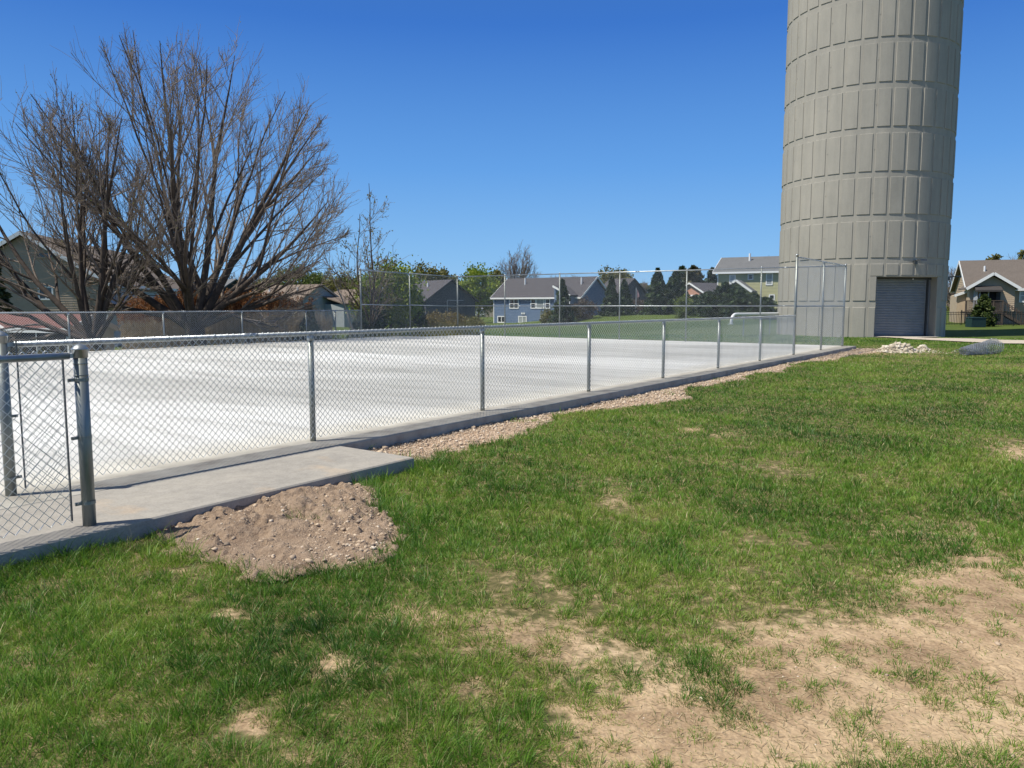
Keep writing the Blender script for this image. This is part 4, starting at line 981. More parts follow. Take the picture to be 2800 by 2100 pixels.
for sg in (0, 1):
    e0 = B0 + fr * 1.3 + h.ex * (-.32 if not sg else bw + .32) + up * (zE - .14); e1 = B0 + fr * 1.3 + h.ex * bw / 2 + up * (zA + .06)
    mb.prism([e0, e1, e1 + up * .15, e0 + up * .15], h.ey * 4.4); tm.bar(e0 - h.ey * .04 + up * .05, e1 - h.ey * .04 + up * .05, .05, .24)
build('bay_roof', mb, 'roof_tan', h.o); build('bay_trim', tm, 'white', h.o)
def bayp(u, v, dep=0.0):
    o_ = B0 + fr - h.ey * dep; r = ray(u, v); c_ = np.array([0, 0, CAM_H]); t = np.dot(o_ - c_, h.ey) / np.dot(r, h.ey); return c_ + r * t
a, c = bayp(2676, 851), bayp(2727, 791); cc = (a + c) / 2; wd_ = abs(np.dot(c - a, h.ex)); hg = abs(c[2] - a[2])
mb = MB()
for k in (-.5, 0, .5): mb.box(cc + h.ex * wd_ * k - h.ey * .05, (.1, .1, hg), (h.ex, h.ey, up))
mb.box(cc + up * hg / 2 - h.ey * .05, (wd_ + .1, .1, .1), (h.ex, h.ey, up)); sd_ = build('patio_door', mb, 'grey_white', h.o)
mb = MB(); mb.box(cc - h.ey * .045, (wd_, .02, hg), (h.ex, h.ey, up)); build('pane', mb, 'black', sd_)
mb = MB(); a, c = bayp(2663, 790), bayp(2736, 790); mb.prism([a - h.ey * .05 + up * .28, a - h.ey * 1.1 - up * .1, a - h.ey * 1.1 - up * .26, a - h.ey * .05 - up * .0], c - a)
MT['awning'] = simple('charcoal_awning_cloth', (.05, .046, .046), .85); build('awning', mb, 'awning', h.o)
for u in (2667, 2729):
    mb = MB(); k = bayp(u, 820, .12); mb.box(k, (.32, .10, 1.75), (h.ex, h.ey, up)); build('door_curtain', mb, 'grey_white' if u < 2700 else 'awning', h.o)
mb = MB(); dz_ = zc; a, c = bayp(2640, 851, 2.4), bayp(2741, 851, 2.4); dw = np.dot(c - a, h.ex); a0 = np.array([a[0], a[1], 0])
mb.box(a0 + h.ex * dw / 2 + h.ey * 1.2 + up * (dz_ - .1), (dw, 2.4, .16), (h.ex, h.ey, up))
for k in range(0, 5): mb.box(a0 + h.ex * dw * k / 4 + up * (dz_ + .25), (.11, .11, 1.4), (h.ex, h.ey, up)); mb.box(a0 + h.ex * dw * k / 4 + up * (dz_ / 2 - .25), (.13, .13, dz_ + .4), (h.ex, h.ey, up))
for k in range(1, 34): mb.box(a0 + h.ex * dw * k / 34 + up * (dz_ + .45), (.035, .035, .85), (h.ex, h.ey, up))
mb.box(a0 + h.ex * dw / 2 + up * (dz_ + .92), (dw + .1, .14, .06), (h.ex, h.ey, up)); mb.box(a0 + h.ex * dw / 2 + up * (dz_ + .08), (dw, .05, .06), (h.ex, h.ey, up))
for s_k in (0, 1): mb.box(a0 + h.ex * dw * s_k + h.ey * 1.2 + up * (dz_ + .92), (.08, 2.4, .06), (h.ex, h.ey, up))
for k in range(0, 20): mb.box(a0 + h.ex * dw * (k + .5) / 20 + h.ey * .3 + up * (dz_ / 2 - .2), (.05, .02, dz_ - .1), (h.ex, h.ey, up))
for k in range(0, 6): mb.box(a0 + h.ex * dw / 2 + h.ey * .33 + up * (-.1 + k * dz_ / 6), (dw, .02, .05), (h.ex, h.ey, up))
dk = build('deck', mb, 'deck_wood', h.o)
mb = MB(); s0_ = a0 + h.ex * dw + h.ey * .1
for k in range(6): mb.box(s0_ + h.ex * (.15 + .28 * k) + h.ey * .5 + up * (dz_ - .15 - k * dz_ / 6), (.3, 1.0, .05), (h.ex, h.ey, up))
for yy in (0, 1.0):
    mb.bar(s0_ + h.ey * yy + up * (dz_ - .1), s0_ + h.ey * yy + h.ex * 1.7 + up * -.15, .05, .24); mb.bar(s0_ + h.ey * yy + up * (dz_ + .9), s0_ + h.ey * yy + h.ex * 1.65 + up * .75, .07, .06); mb.box(s0_ + h.ey * yy + h.ex * 1.65 + up * .25, (.1, .1, 1.2), (h.ex, h.ey, up))
    for k in range(1, 9): mb.bar(s0_ + h.ey * yy + h.ex * (.18 * k) + up * (dz_ - .1 - .105 * k), s0_ + h.ey * yy + h.ex * (.18 * k) + up * (dz_ + .9 - .095 * k), .03, .03, (0, 1, 0))
build('stairs', mb, 'deck_wood', dk)
mb = MB(); q0 = h.P1 - h.ex * 1.0; mb.prism([q0 + up * -.3, q0 + h.ex * .95 + up * -.3, q0 + h.ex * .95 + up * zat(797, 70), q0 + up * zat(808, 70)], h.ey * 4); build('side_bump', mb, 'tan', h.o)
mb = MB(); mb.bar(q0 - h.ex * .25 - h.ey * .1 + up * zat(809, 70), q0 + h.ex * .98 - h.ey * .1 + up * zat(795, 70), .3, .2); build('side_bump_trim', mb, 'white', h.o)
# shed with red roof below the back fence
sh = House('shed', 'low open shed with red brown roof behind the back fence at far left', xy(-120, 37.5), xy(186, 35.5), 2.6, -1.7, zat(903, 36), zat(868, 37.5), 'white_wall', 'roof_red', False, .12, cat='shed')
a, c = sh.hit(36, 990), sh.hit(180, 908); cc = (a + c) / 2
mb = MB(); mb.box(cc - sh.ey * .06, (abs(np.dot(c - a, sh.ex)), .08, abs(c[2] - a[2])), (sh.ex, sh.ey, up)); build('opening_shade', mb, 'black', sh.o)  # black panel on the closed wall colours in the shade inside
mb = MB(); mb.box(np.array([cc[0], cc[1], 0]) - sh.ey * .11 + up * (zat(906, 36)), (abs(np.dot(c - a, sh.ex)) + .1, .06, .09), (sh.ex, sh.ey, up)); mb.box(cc - sh.ey * .11, (.04, .04, abs(c[2] - a[2])), (sh.ex, sh.ey, up)); build('opening_frame', mb, 'white', sh.o)
g0, g1 = sh.hit(-80, 900), sh.hit(24, 900); B0 = np.array([g0[0], g0[1], 0]); bw = np.dot(g1 - g0, sh.ex)
mb = MB(); mb.prism([B0 - sh.ey * .8 + sh.ex * a_ + up * z_ for a_, z_ in ((0, -1.7), (bw, -1.7), (bw, zat(903, 35)), (bw / 2, zat(868, 35)), (0, zat(903, 35)))], sh.ey * .75); build('front_gable', mb, 'white_wall', sh.o)
mb = MB(); k = B0 - sh.ey * .82 + sh.ex * (bw - .22)
mb.prism([k + sh.ex * (.11 * math.cos(t_)) + up * (zat(912, 35) + .2 * math.sin(t_) if t_ >= 0 else 0) for t_ in np.linspace(0, math.pi, 9)] + [k - sh.ex * .11 + up * -.6, k + sh.ex * .11 + up * -.6], -sh.ey * .02); build('arched_opening_shade', mb, 'black', sh.o)  # black arch on the solid gable, its colour stands for shade

# ------------------------------------------------------------------ trees
def grow(st, di, L, r0, r1, n_, upb, wob, bend_out=None):
    Bn = len(st); pts = np.empty((Bn, n_, 3)); pts[:, 0] = st; d_ = di / np.linalg.norm(di, axis=1, keepdims=True)
    L = np.broadcast_to(L, (Bn,)); stp = L / (n_ - 1)
    for i in range(1, n_):
        d_ = d_ + rng.normal(0, wob, (Bn, 3)); d_[:, 2] += upb / (n_ - 1); d_ /= np.linalg.norm(d_, axis=1, keepdims=True)
        pts[:, i] = pts[:, i - 1] + d_ * stp[:, None]
    t = np.linspace(0, 1, n_)[None]; rad = np.broadcast_to(r0, (Bn,))[:, None] * (1 - t) + np.broadcast_to(r1, (Bn,))[:, None] * t
    return pts, rad
def spawn(pts, rad, per, t0, t1, ang, angs=.15):
    Bn, n_, _ = pts.shape; par = np.repeat(np.arange(Bn), per)
    t = t0 + (t1 - t0) * ((np.tile(np.arange(per), Bn) + rng.uniform(0, 1, Bn * per)) / per); f = t * (n_ - 1); i = np.minimum(f.astype(int), n_ - 2); w_ = (f - i)[:, None]
    p = pts[par, i] * (1 - w_) + pts[par, i + 1] * w_; tan = pts[par, i + 1] - pts[par, i]; tan /= np.linalg.norm(tan, axis=1, keepdims=True)
    rv = rng.normal(0, 1, p.shape); a = np.cross(tan, rv); a /= np.linalg.norm(a, axis=1, keepdims=True)
    an = (ang + rng.normal(0, angs, len(p)))[:, None]; d_ = tan * np.cos(an) + a * np.sin(an)
    r = rad[par, i] * (1 - w_[:, 0]) + rad[par, i + 1] * w_[:, 0]
    return p, d_, t, r, par
def env_exit(p, d_, c_, R3):
    q_ = (p - c_) / R3; e_ = d_ / R3; A = (e_ * e_).sum(1); B = (q_ * e_).sum(1); C = (q_ * q_).sum(1) - 1
    return np.where(C < 0, (-B + np.sqrt(np.maximum(B * B - A * C, 0))) / A, .05)
def leaves(cen, size, tint, aspect=1.7, droop=0.0):
    n_ = len(cen); a = rng.normal(0, 1, (n_, 3)); a[:, 2] -= droop; a /= np.linalg.norm(a, axis=1, keepdims=True); b_ = np.cross(a, rng.normal(0, 1, (n_, 3))); b_ /= np.linalg.norm(b_, axis=1, keepdims=True)
    s_ = np.broadcast_to(size, (n_,))[:, None] * rng.uniform(.7, 1.3, (n_, 1)); a = a * s_ * aspect / 2; b_ = b_ * s_ / 2
    V = np.stack([cen - a, cen + b_, cen + a, cen - b_], 1)
    return V.reshape(-1, 3), np.arange(n_ * 4).reshape(-1, 4), np.repeat(tint, 4)
def joined(parts):
    V = []; Q = []; T = []; o_ = 0
    for v_, q_, *t_ in parts:
        V.append(v_); Q.append(q_ + o_); o_ += len(v_)
        if t_: T.append(t_[0])
    return np.concatenate(V), np.concatenate(Q), (np.concatenate(T) if T else None)
def bare_tree(name, label, base, stems, cen, R3, trunk=None, n2=14, n3=9, n4=6, r_stem=.16, twig_r=.008, bark='bark', twig='twig', group=None, buds=0.0, bud_mat='bud', up2=.5, fill=.78, bud_size=.05, drop=0.0, k4len=(.35, .9), stem_up=.35, t2=.12, a2=.72, wob=.09, split=0):
    base = np.array(base, float); o = thing(name, label, 'tree', base, group); cen = np.array(cen, float); R3 = np.array(R3, float)
    wood = []
    th = 0
    if trunk:
        th, tr_ = trunk; P, Rd = grow(np.array([[0, 0, -.35]]), np.array([[0, 0, 1.]]), th + .35, tr_ * 1.25, tr_ * .8, 5, 0, .03); wood.append(tubes(P, Rd, 12))
    D_ = np.array([(math.sin(R(a)) * math.sin(R(z_)), math.cos(R(a)) * math.sin(R(z_)), math.cos(R(z_))) for a, z_, *_ in stems])
    st = np.array([[0, 0, th * .9]]) + D_ * np.array([1, 1, 0]) * (trunk[1] * .55 if trunk else .25)
    fr_ = np.array([s[2] if len(s) > 2 else 1. for s in stems]); L = env_exit(st, D_, cen, R3) * fill * fr_
    P1, R1 = grow(st, D_, L, r_stem * (.7 + .5 * fr_) * rng.uniform(.75, 1.1, len(L)), .014, 9, stem_up, wob * .8); wood.append(tubes(P1, R1, 9))
    if split:
        p, d_, t, r, par = spawn(P1, R1, split, .10, .62, .42, .12); Lb = env_exit(p, d_, cen, R3) * rng.uniform(.86, 1.0, len(p))
        Pb, Rb = grow(p, d_, Lb, r * rng.uniform(.5, .8, len(p)), .012, 9, stem_up, wob * .8); wood.append(tubes(Pb, Rb, 7)); P1 = np.concatenate([P1, Pb]); R1 = np.concatenate([R1, Rb])
    V, Q, _ = joined(wood); link('trunk', fast('trunk', V, Q, smooth=True), bark, o)
    p, d_, t, r, par = spawn(P1, R1, n2, t2, .93, a2, .18)
    L2 = np.clip(env_exit(p, d_ + np.array([0, 0, up2 * .5]), cen, R3) * rng.uniform(.55, 1.0, len(p)), .5, 6.0) * (.84 + .1 * (1 - t))
    P2, R2 = grow(p, d_, L2, np.clip(r * .5, twig_r * 1.8, .07), twig_r * 1.1, 7, up2, wob)
    p, d_, t, r, par = spawn(P2, R2, n3, .15, 1.0, a2 * .92, .18)
    L3 = np.clip(L2[par] * rng.uniform(.25, .6, len(p)) * (1.15 - .55 * t), .25, 2.6)
    P3, R3_ = grow(p, d_, L3, np.clip(r * .6, twig_r * 1.15, .03), twig_r * .85, 5, up2 * .9 - drop, wob)
    p, d_, t, r, par = spawn(P3, R3_, n4, .1, 1.0, a2 * .86, .18)
    L4 = rng.uniform(*k4len, len(p)) * np.clip(L3[par] / 1.0, .45, 1.3)
    P4, R4 = grow(p, d_, L4, twig_r * .85, twig_r * .5, 4, up2 * .6 - drop * 1.5, .10)
    V, Q, _ = joined([tubes(P2, R2, 5), tubes(P3, R3_, 4), tubes(P4, R4, 3)])
    cr = link('crown', fast('crown', V, Q), twig, o)
    if buds:
        tips = P4[:, 1:].reshape(-1, 3); tips = tips[rng.uniform(0, 1, len(tips)) < buds] 
        tips = tips + rng.normal(0, .02, tips.shape); tips[:, 2] -= drop * .1
        v_, q_, t_ = leaves(tips, bud_size, rng.uniform(0, 1, len(tips)), 1.8, drop * 2)
        link('buds', fast('buds', v_, q_, tint=t_), bud_mat, o)
    return o
def leafy_tree(name, label, base, H, rx, rz, cz, mat='leaf_mid', n_cl=160, per=60, leaf=.16, group=None, bark='bark', cl_r=.55, trunk_r=.16, cat='tree', shell=.5, limbs=9, up_=0.0, part='crown', ry=None):
    base = np.array(base, float); o = thing(name, label, cat, base, group); ry = ry or rx
    st = np.zeros((1, 3)); P, Rd = grow(np.array([[0, 0, -.3]]), np.array([[.02, 0, 1.]]), cz * .9 + .3, trunk_r, trunk_r * .5, 6, 0, .04); wood = [tubes(P, Rd, 8)]
    u_ = rng.normal(0, 1, (n_cl, 3)); u_ /= np.linalg.norm(u_, axis=1, keepdims=True); rad_ = (shell + (1 - shell) * rng.uniform(0, 1, n_cl) ** .6)
    rad_ *= .78 + .35 * vn(u_[:, 0] * 2.3 + 5, u_[:, 2] * 2.3 + u_[:, 1] * 2.1, int(abs(base[0] * 13)) % 97)
    C_ = u_ * rad_[:, None] * np.array([rx, ry, rz]) + np.array([0, 0, cz]); C_[:, 2] = np.maximum(C_[:, 2], .15)
    p, d_, t, r, par = spawn(P, Rd, limbs, .35, 1., .8, .2); tgt = C_[rng.integers(0, n_cl, len(p))]; d_ = tgt - p; L = np.linalg.norm(d_, axis=1) * .95
    P2, R2 = grow(p, d_, L, r * .55, .012, 6, .15, .06); wood.append(tubes(P2, R2, 5))
    p, d_, t, r, par = spawn(P2, R2, 7, .25, 1., .7, .2); P3, R3_ = grow(p, d_, L[par] * .35, np.clip(r * .5, .01, .03), .006, 4, .3, .1); wood.append(tubes(P3, R3_, 4))
    V, Q, _ = joined(wood); link('trunk', fast('trunk', V, Q, smooth=True), bark, o)
    ct_ = np.clip(.5 + rng.normal(0, .2, n_cl) , .05, .95); n_ = n_cl * per; ci = np.repeat(np.arange(n_cl), per)
    off = rng.normal(0, 1, (n_, 3)) * cl_r * np.array([.6, .6, .45 + up_]) * rng.uniform(.5, 1.3, n_cl)[ci][:, None]
    pos = C_[ci] + off; pos[:, 2] = np.maximum(pos[:, 2], .05)
    v_, q_, t_ = leaves(pos, leaf, np.clip(ct_[ci] + rng.normal(0, .16, n_), 0, 1), 1.5)
    link(part, fast(part, v_, q_, tint=t_), mat, o)
    return o
def conifer(name, label, base, H, rad, mat='needle', z0=.03, whorls=26, br=11, leaf=.16, per=26, group=None, cat='tree', power=.9, irregular=.2, droop=.25):
    base = np.array(base, float); o = thing(name, label, cat, base, group)
    P, Rd = grow(np.array([[0, 0, -.2]]), np.array([[0, 0, 1.]]), H + .1, max(.03, H * .014), .012, 6, 0, .012)
    zs = np.repeat(z0 * H + (H * (1 - z0)) * np.linspace(0, .985, whorls) ** .95, br); zs += rng.normal(0, H / whorls * .35, len(zs)); zs = np.clip(zs, .05, H)
    a = rng.uniform(0, 2 * np.pi, len(zs)); L = rad * np.clip(1 - zs / H, 0.01, 1) ** power * rng.uniform(1 - irregular * 2.4, 1 + irregular * 1.5, len(zs)) + .06
    d_ = np.stack([np.cos(a), np.sin(a), np.full(len(a), .22)], -1); st = np.stack([0 * a, 0 * a, zs], -1)
    B2, RB = grow(st, d_, L, np.clip(.012 * L, .006, .03), .004, 5, -droop * 2, .05)
    V, Q, _ = joined([tubes(P, Rd, 8), tubes(B2, RB, 4)]); link('trunk', fast('trunk', V, Q, smooth=True), 'bark', o)
    n_ = len(zs) * per; bi_ = np.repeat(np.arange(len(zs)), per); t = rng.uniform(.12, 1.0, n_) ** .75; f = t * 4; i = np.minimum(f.astype(int), 3); w_ = (f - i)[:, None]
    pos = B2[bi_, i] * (1 - w_) + B2[bi_, i + 1] * w_; wdt = (.10 + .26 * (1 - t)) * L[bi_] * .9
    side = np.stack([-np.sin(a), np.cos(a), 0 * a], -1)[bi_]; pos = pos + side * (rng.normal(0, .5, n_) * wdt)[:, None]; pos[:, 2] += rng.normal(0, .04, n_) * (1 + L[bi_]) - .03
    pos[:, 2] = np.maximum(pos[:, 2], .02)
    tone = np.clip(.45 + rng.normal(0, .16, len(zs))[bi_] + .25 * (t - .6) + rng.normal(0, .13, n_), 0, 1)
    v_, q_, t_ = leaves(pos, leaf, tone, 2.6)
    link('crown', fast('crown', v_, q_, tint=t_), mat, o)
    return o
def bs(u, D):
    x, y = xy(u, D); return (x, y, float(terr(np.array([x]), np.array([y]))[0]))
# the two big bare trees behind the back fence
BG = 'big bare trees behind the back fence'
bb = bs(528, 33.0)
bare_tree('bare_tree', 'biggest bare tree, many stems fanning from one stout trunk, right of its bare neighbour', bb,
          [(88, 54, .97), (82, 30, 1), (70, 13, 1), (-70, 9, 1), (-95, 24, 1), (-80, 40, .97), (-92, 54, .9), (15, 30, .95), (165, 32, .95), (20, 52, .9), (160, 54, .9), (95, 64, .9)],
          (.25, 0, 7.3), (6.9, 6.2, 7.0), (1.9, .46), 6, 7, 4, .165, .0085, 'bark_dark', 'twig', BG, buds=.16, up2=.30, fill=.95, bud_size=.034, stem_up=.10, t2=.22, a2=.50, wob=.06, split=3)
bb = bs(250, 31.0)
bare_tree('bare_tree', 'bare tree with leaning dark limbs in front of the taupe house', bb,
          [(-90, 54, 1), (-85, 40, 1), (-70, 22, 1), (-100, 10, .9), (80, 12, 1), (90, 28, .95), (100, 40, .75), (10, 28, .8), (180, 34, .8), (-95, 68, .8)],
          (-1.2, 0, 5.6), (5.4, 4.8, 5.8), (1.3, .34), 6, 7, 4, .13, .0085, 'bark_dark', 'twig', BG, buds=.12, up2=.26, fill=.95, bud_size=.034, stem_up=.2, t2=.2, a2=.56, wob=.075, split=2)
# thin tree by the corner of the tall fence
bare_tree('young_tree', 'thin young tree with pale green catkins rising left of the tall fence corner', bs(1012, 42), [(90, 6, 1), (95, 24, .85), (-85, 16, .95), (-95, 27, .85), (30, 18, .8), (170, 20, .8), (-100, 40, .62), (80, 38, .6)],
          (0, 0, 4.9), (2.3, 2.1, 4.2), (.8, .09), 7, 5, 4, .06, .0075, 'bark', 'twig_grey', None, buds=.30, bud_mat='leaf_olive', up2=.45, fill=.95, bud_size=.065, drop=.25, k4len=(.2, .5))
b0 = bs(985, 38); t_ = thing('leaning_sapling', 'slender pale trunk leaning left in front of the thin young tree', 'tree', b0)
P, Rd = grow(np.array([[.0, 0, -.2]]), np.array([[-.45, 0, .9]]), 5.2, .055, .012, 9, -.1, .06); link('trunk', fast('trunk', *tubes(P, Rd, 8), smooth=True), 'pale_bark', t_)
p, d_, t, r, par = spawn(P, Rd, 16, .3, 1, .6); P2, R2 = grow(p, d_, rng.uniform(.5, 1.4, len(p)), .014, .006, 5, .4, .1); p, d_, t, r, par = spawn(P2, R2, 7, .2, 1, .6); P3, R3_ = grow(p, d_, rng.uniform(.2, .6, len(p)), .008, .004, 4, .2, .1)
link('crown', fast('crown', *joined([tubes(P2, R2, 5), tubes(P3, R3_, 4)])[:2]), 'twig_grey', t_)
# leafy bushes at the corner
leafy_tree('leafy_tree', 'bright spring green bushy tree at the corner of the tall fence', bs(1065, 44.5), 4.4, 1.65, 1.75, 2.2, 'leaf_spring', 230, 60, .10, None, 'bark', .42, .09, up_=.25)
leafy_tree('leafy_tree', 'slim bright green bush beside the thin young tree trunk', bs(1008, 43.5), 3.6, .75, 1.5, 2.0, 'leaf_spring', 80, 50, .10, None, 'bark', .34, .05, up_=.2)
SH = 'shrubs behind the tall corner fence'
for u, D, hgt, wd_, mt, lb in ((1030, 43, 1.45, .62, 'needle', 'dark evergreen shrub just right of the tall fence corner post'), (1092, 46, 1.6, .8, 'leaf_olive', 'olive shrub between two dark evergreens behind the corner fence'),
                               (1185, 50, 1.2, .8, 'leaf_gold', 'low golden shrub in front of the slate house eave'), (1232, 52, 1.35, 1.15, 'leaf_gold', 'wide golden brown shrub below the slate house gable'), (1290, 60, .9, .9, 'leaf_olive', 'low olive shrub left of the garage lawn')):
    if mt == 'needle': conifer('shrub', lb, bs(u, D), hgt * 1.15, wd_, mt, .02, 16, 9, .10, 26, SH, 'shrub', .5)
    else: leafy_tree('shrub', lb, bs(u, D), hgt, wd_, hgt * .5, hgt * .52, mt, 60, 60, .07, SH, 'bark', .3, .03, 'shrub', .4, 8, part='foliage')
EV = 'small spruces by the court'
conifer('spruce_tree', 'small dark spruce in front of the reeds behind the back fence', bs(846, 34.5), 1.95, .78, 'needle', .02, 18, 9, .085, 26, EV)
conifer('spruce_tree', 'low dark spruce at the foot of the corner post on the lawn slope', bs(985, 40), 1.6, .8, 'needle', .02, 15, 9, .09, 26, EV)
conifer('spruce_tree', 'dark upright spruce left of the golden shrubs', bs(1148, 47), 2.2, .55, 'needle', .02, 20, 9, .10, 26, EV)
conifer('spruce_tree', 'slender dark spruce standing before the blue house windows', bs(1538, 82), 4.6, 1.35, 'needle', .02, 26, 10, .17, 26, EV)
conifer('spruce_tree', 'dark spruce just right of the blue house gable', bs(1672, 86), 4.3, 1.25, 'needle', .02, 26, 10, .17, 26, EV)
conifer('spruce_tree', 'dense dark spruce beside the spruce right of the blue house', bs(1706, 90), 4.0, 1.3, 'needle', .02, 26, 10, .17, 26, EV)
conifer('spruce_tree', 'tallest pointed dark spruce right of the flagpole', bs(1797, 95), 5.6, 2.1, 'needle', .02, 30, 12, .20, 30, EV)
conifer('spruce_tree', 'broad dark spruce merging with the tallest pointed spruce', bs(1846, 97), 5.3, 2.2, 'needle', .02, 28, 12, .20, 30, EV, power=.7)
conifer('pine_tree', 'rust tinged pine rising behind the pink brick house', bs(1893, 150), 9.0, 3.6, 'needle_rust', .3, 20, 11, .34, 26, None, power=.5, irregular=.4)
conifer('pine_tree', 'open topped dark pine just left of the olive house roof', bs(1946, 155), 8.9, 2.0, 'needle', .35, 13, 8, .34, 26, None, power=.45, irregular=.5)
conifer('pine_tree', 'dark pine with clumped top left of the rusty pine', bs(1862, 152), 9.1, 2.2, 'needle', .35, 15, 9, .34, 26, None, power=.5, irregular=.5)
YW = 'dark yew shrubs in front of the olive house'
for u, D, hgt, wd_, lb in ((1905, 86, 2.2, 1.0, 'dark yew below the orange garage door'), (1940, 84, 2.6, 1.5, 'dark yew at the left corner of the olive house'), (1985, 83, 3.6, 1.5, 'tallest dark yew under the left rake of the olive porch'), (2022, 82, 3.0, 1.4, 'dark yew in front of the olive porch window'), (2060, 83, 2.4, 1.3, 'dark yew right of the olive porch window'), (2095, 80, 2.1, 1.2, 'brownish dark yew touching the tower edge')):
    conifer('yew_shrub', lb, bs(u, D), hgt, wd_ * 1.15, 'needle', .0, 20, 11, .16, 30, YW, 'shrub', .42, .35, .05)
for u, D, hgt, wd_, mt, lb in ((1500, 84, 1.5, .9, 'leaf_olive', 'low olive brown bush left of the slender spruce'), (1592, 84, 2.2, 1.7, 'leaf_purple', 'purple brown bush at the blue house gable'), (1558, 83, 1.7, 1.1, 'leaf_gold', 'tawny bush between the slender spruce and the purple bush'), (1868, 80, 2.4, 1.0, 'leaf_mid', 'green bush left of the dark yews'), (1740, 104, 2.6, 1.6, 'leaf_purple', 'brown bare bush behind the flagpole')):
    leafy_tree('shrub', lb, bs(u, D), hgt, wd_, hgt * .55, hgt * .5, mt, 70, 46, .11, 'bushes along the lawn edge', 'bark', .38, .04, 'shrub', .35, 10, part='foliage')
# far leafy trees
FT = 'leafy trees behind the houses'
for u, D, vt, wpx, mt, lb, sh_ in ((800, 135, 737, 62, 'leaf_mid', 'rounded green tree above the beige house ridge', .3), (868, 138, 748, 50, 'leaf_mid', 'green tree behind the beige house gable', .3), (935, 130, 752, 48, 'leaf_olive', 'olive tree between beige house and thin young tree', .35), (985, 128, 756, 40, 'leaf_mid', 'green tree just left of the tall fence corner post', .35),
        (1165, 120, 726, 52, 'leaf_olive', 'olive budding tree behind the slate house roof', .4), (1212, 125, 740, 36, 'leaf_olive', 'smaller olive tree over the slate house ridge', .4), (1308, 118, 733, 54, 'leaf_spring', 'yellow green tree with a visible trunk left of the blue house', .4), (1358, 124, 742, 36, 'leaf_olive', 'olive tree touching the yellow green tree', .4),
        (1668, 140, 738, 40, 'leaf_olive', 'rounded olive tree behind the charcoal roof', .3), (1700, 142, 742, 34, 'leaf_olive', 'rounded olive tree left of the flag', .3), (735, 140, 762, 38, 'leaf_olive', 'low olive tree at the left end of the beige roof', .4), (1245, 130, 762, 24, 'leaf_mid', 'low green tree between slate house and garage', .4),
        (2708, 105, 693, 24, 'leaf_olive', 'olive treetop poking above the tan house ridge', .4), (2795, 110, 683, 24, 'leaf_olive', 'sparse treetop at the far right above the tan roof', .5)):
    b_ = bs(u, D); top = zat(vt, D) - b_[2]; rx_ = wpx * D / 2111
    leafy_tree('leafy_tree', lb, b_, top, rx_ * 1.05, top * .42, top * .6, mt, 150, 44, .24, FT, 'bark', rx_ * .26, .2, shell=.45, up_=.2)
conifer('evergreen_tree', 'dark evergreen at the far left edge beside the taupe house', bs(-6, 40), 5.2, 1.0, 'needle', .05, 24, 10, .14, 26)
conifer('pine_tree', 'young light green pine behind the dark green utility box', bs(2690, 61.6), 2.45, 1.02, 'needle_light', .06, 16, 10, .11, 34, None, power=.6)
# far bare trees
FB = 'far bare trees'
for u, D, vt, wpx, lb, nn_ in ((1415, 150, 662, 58, 'grey bare tree rising behind the blue house roof', 9), (640, 150, 744, 44, 'bare tree over the dark green house', 6), (700, 152, 738, 48, 'bare tree left of the beige house roof', 7), (752, 155, 735, 40, 'bare tree above the left end of the beige roof', 6), (590, 148, 752, 36, 'low bare tree right of the biggest tree trunk', 6), (1530, 150, 748, 40, 'faint bare tree behind the middle of the blue roof', 5), (1560, 155, 752, 44, 'faint wide bare tree by the tall fence rail', 5), (1750, 150, 765, 34, 'bare tree behind the flagpole', 6),
        (2606, 86, 714, 42, 'small bare tree between the tower and the tan house', 6), (2765, 115, 688, 30, 'bare treetop above the tan roof', 6), (2085, 140, 690, 26, 'twiggy treetop left of the tower', 6)):
    b_ = bs(u, D); top = zat(vt, D) - b_[2]; rx_ = wpx * D / 2111
    bare_tree('bare_tree', lb, b_, [(rng.uniform(0, 360), a_, rng.uniform(.8, 1)) for a_ in np.linspace(3, 50, nn_)], (0, 0, top * .56), (rx_ * 1.1, rx_ * 1.1, top * .46), (top * .18, top * .02), 10, 6, 4, top * .012, .0026 * (D / 12) ** .8, 'bark', 'twig_grey', FB, up2=.35, fill=.95, k4len=(.5, 1.2), stem_up=.25, a2=.6)
# distant woodland closing the view
def wood(name, label_, x0, x1, y, hgt, mat, cnt, seed):
    n_ = cnt; X = rng.uniform(x0, x1, n_); H_ = hgt * (.55 + .6 * fbm(X * .045, X * 0, seed, 4)); Z = rng.uniform(0, 1, n_) ** .8 * H_; Y = y + rng.normal(0, 4, n_)
    v_, q_, t_ = leaves(np.stack([X, Y, Z], -1), .5, np.clip(.45 + .5 * (vn(X * .12, Z * .25, seed + 3) - .5) + rng.normal(0, .15, n_), 0, 1), 1.5)
    prop(link(name, fast(name, v_, q_, tint=t_), mat), kind='stuff')
wood('woods', '', -150, 250, 215, 8.5, 'leaf_olive', 60000, 5)
wood('undergrowth', '', 75, 120, 112, 5.0, 'leaf_olive', 12000, 9)
wood('woods', '', -220, -40, 170, 8.0, 'leaf_purple', 36000, 15)
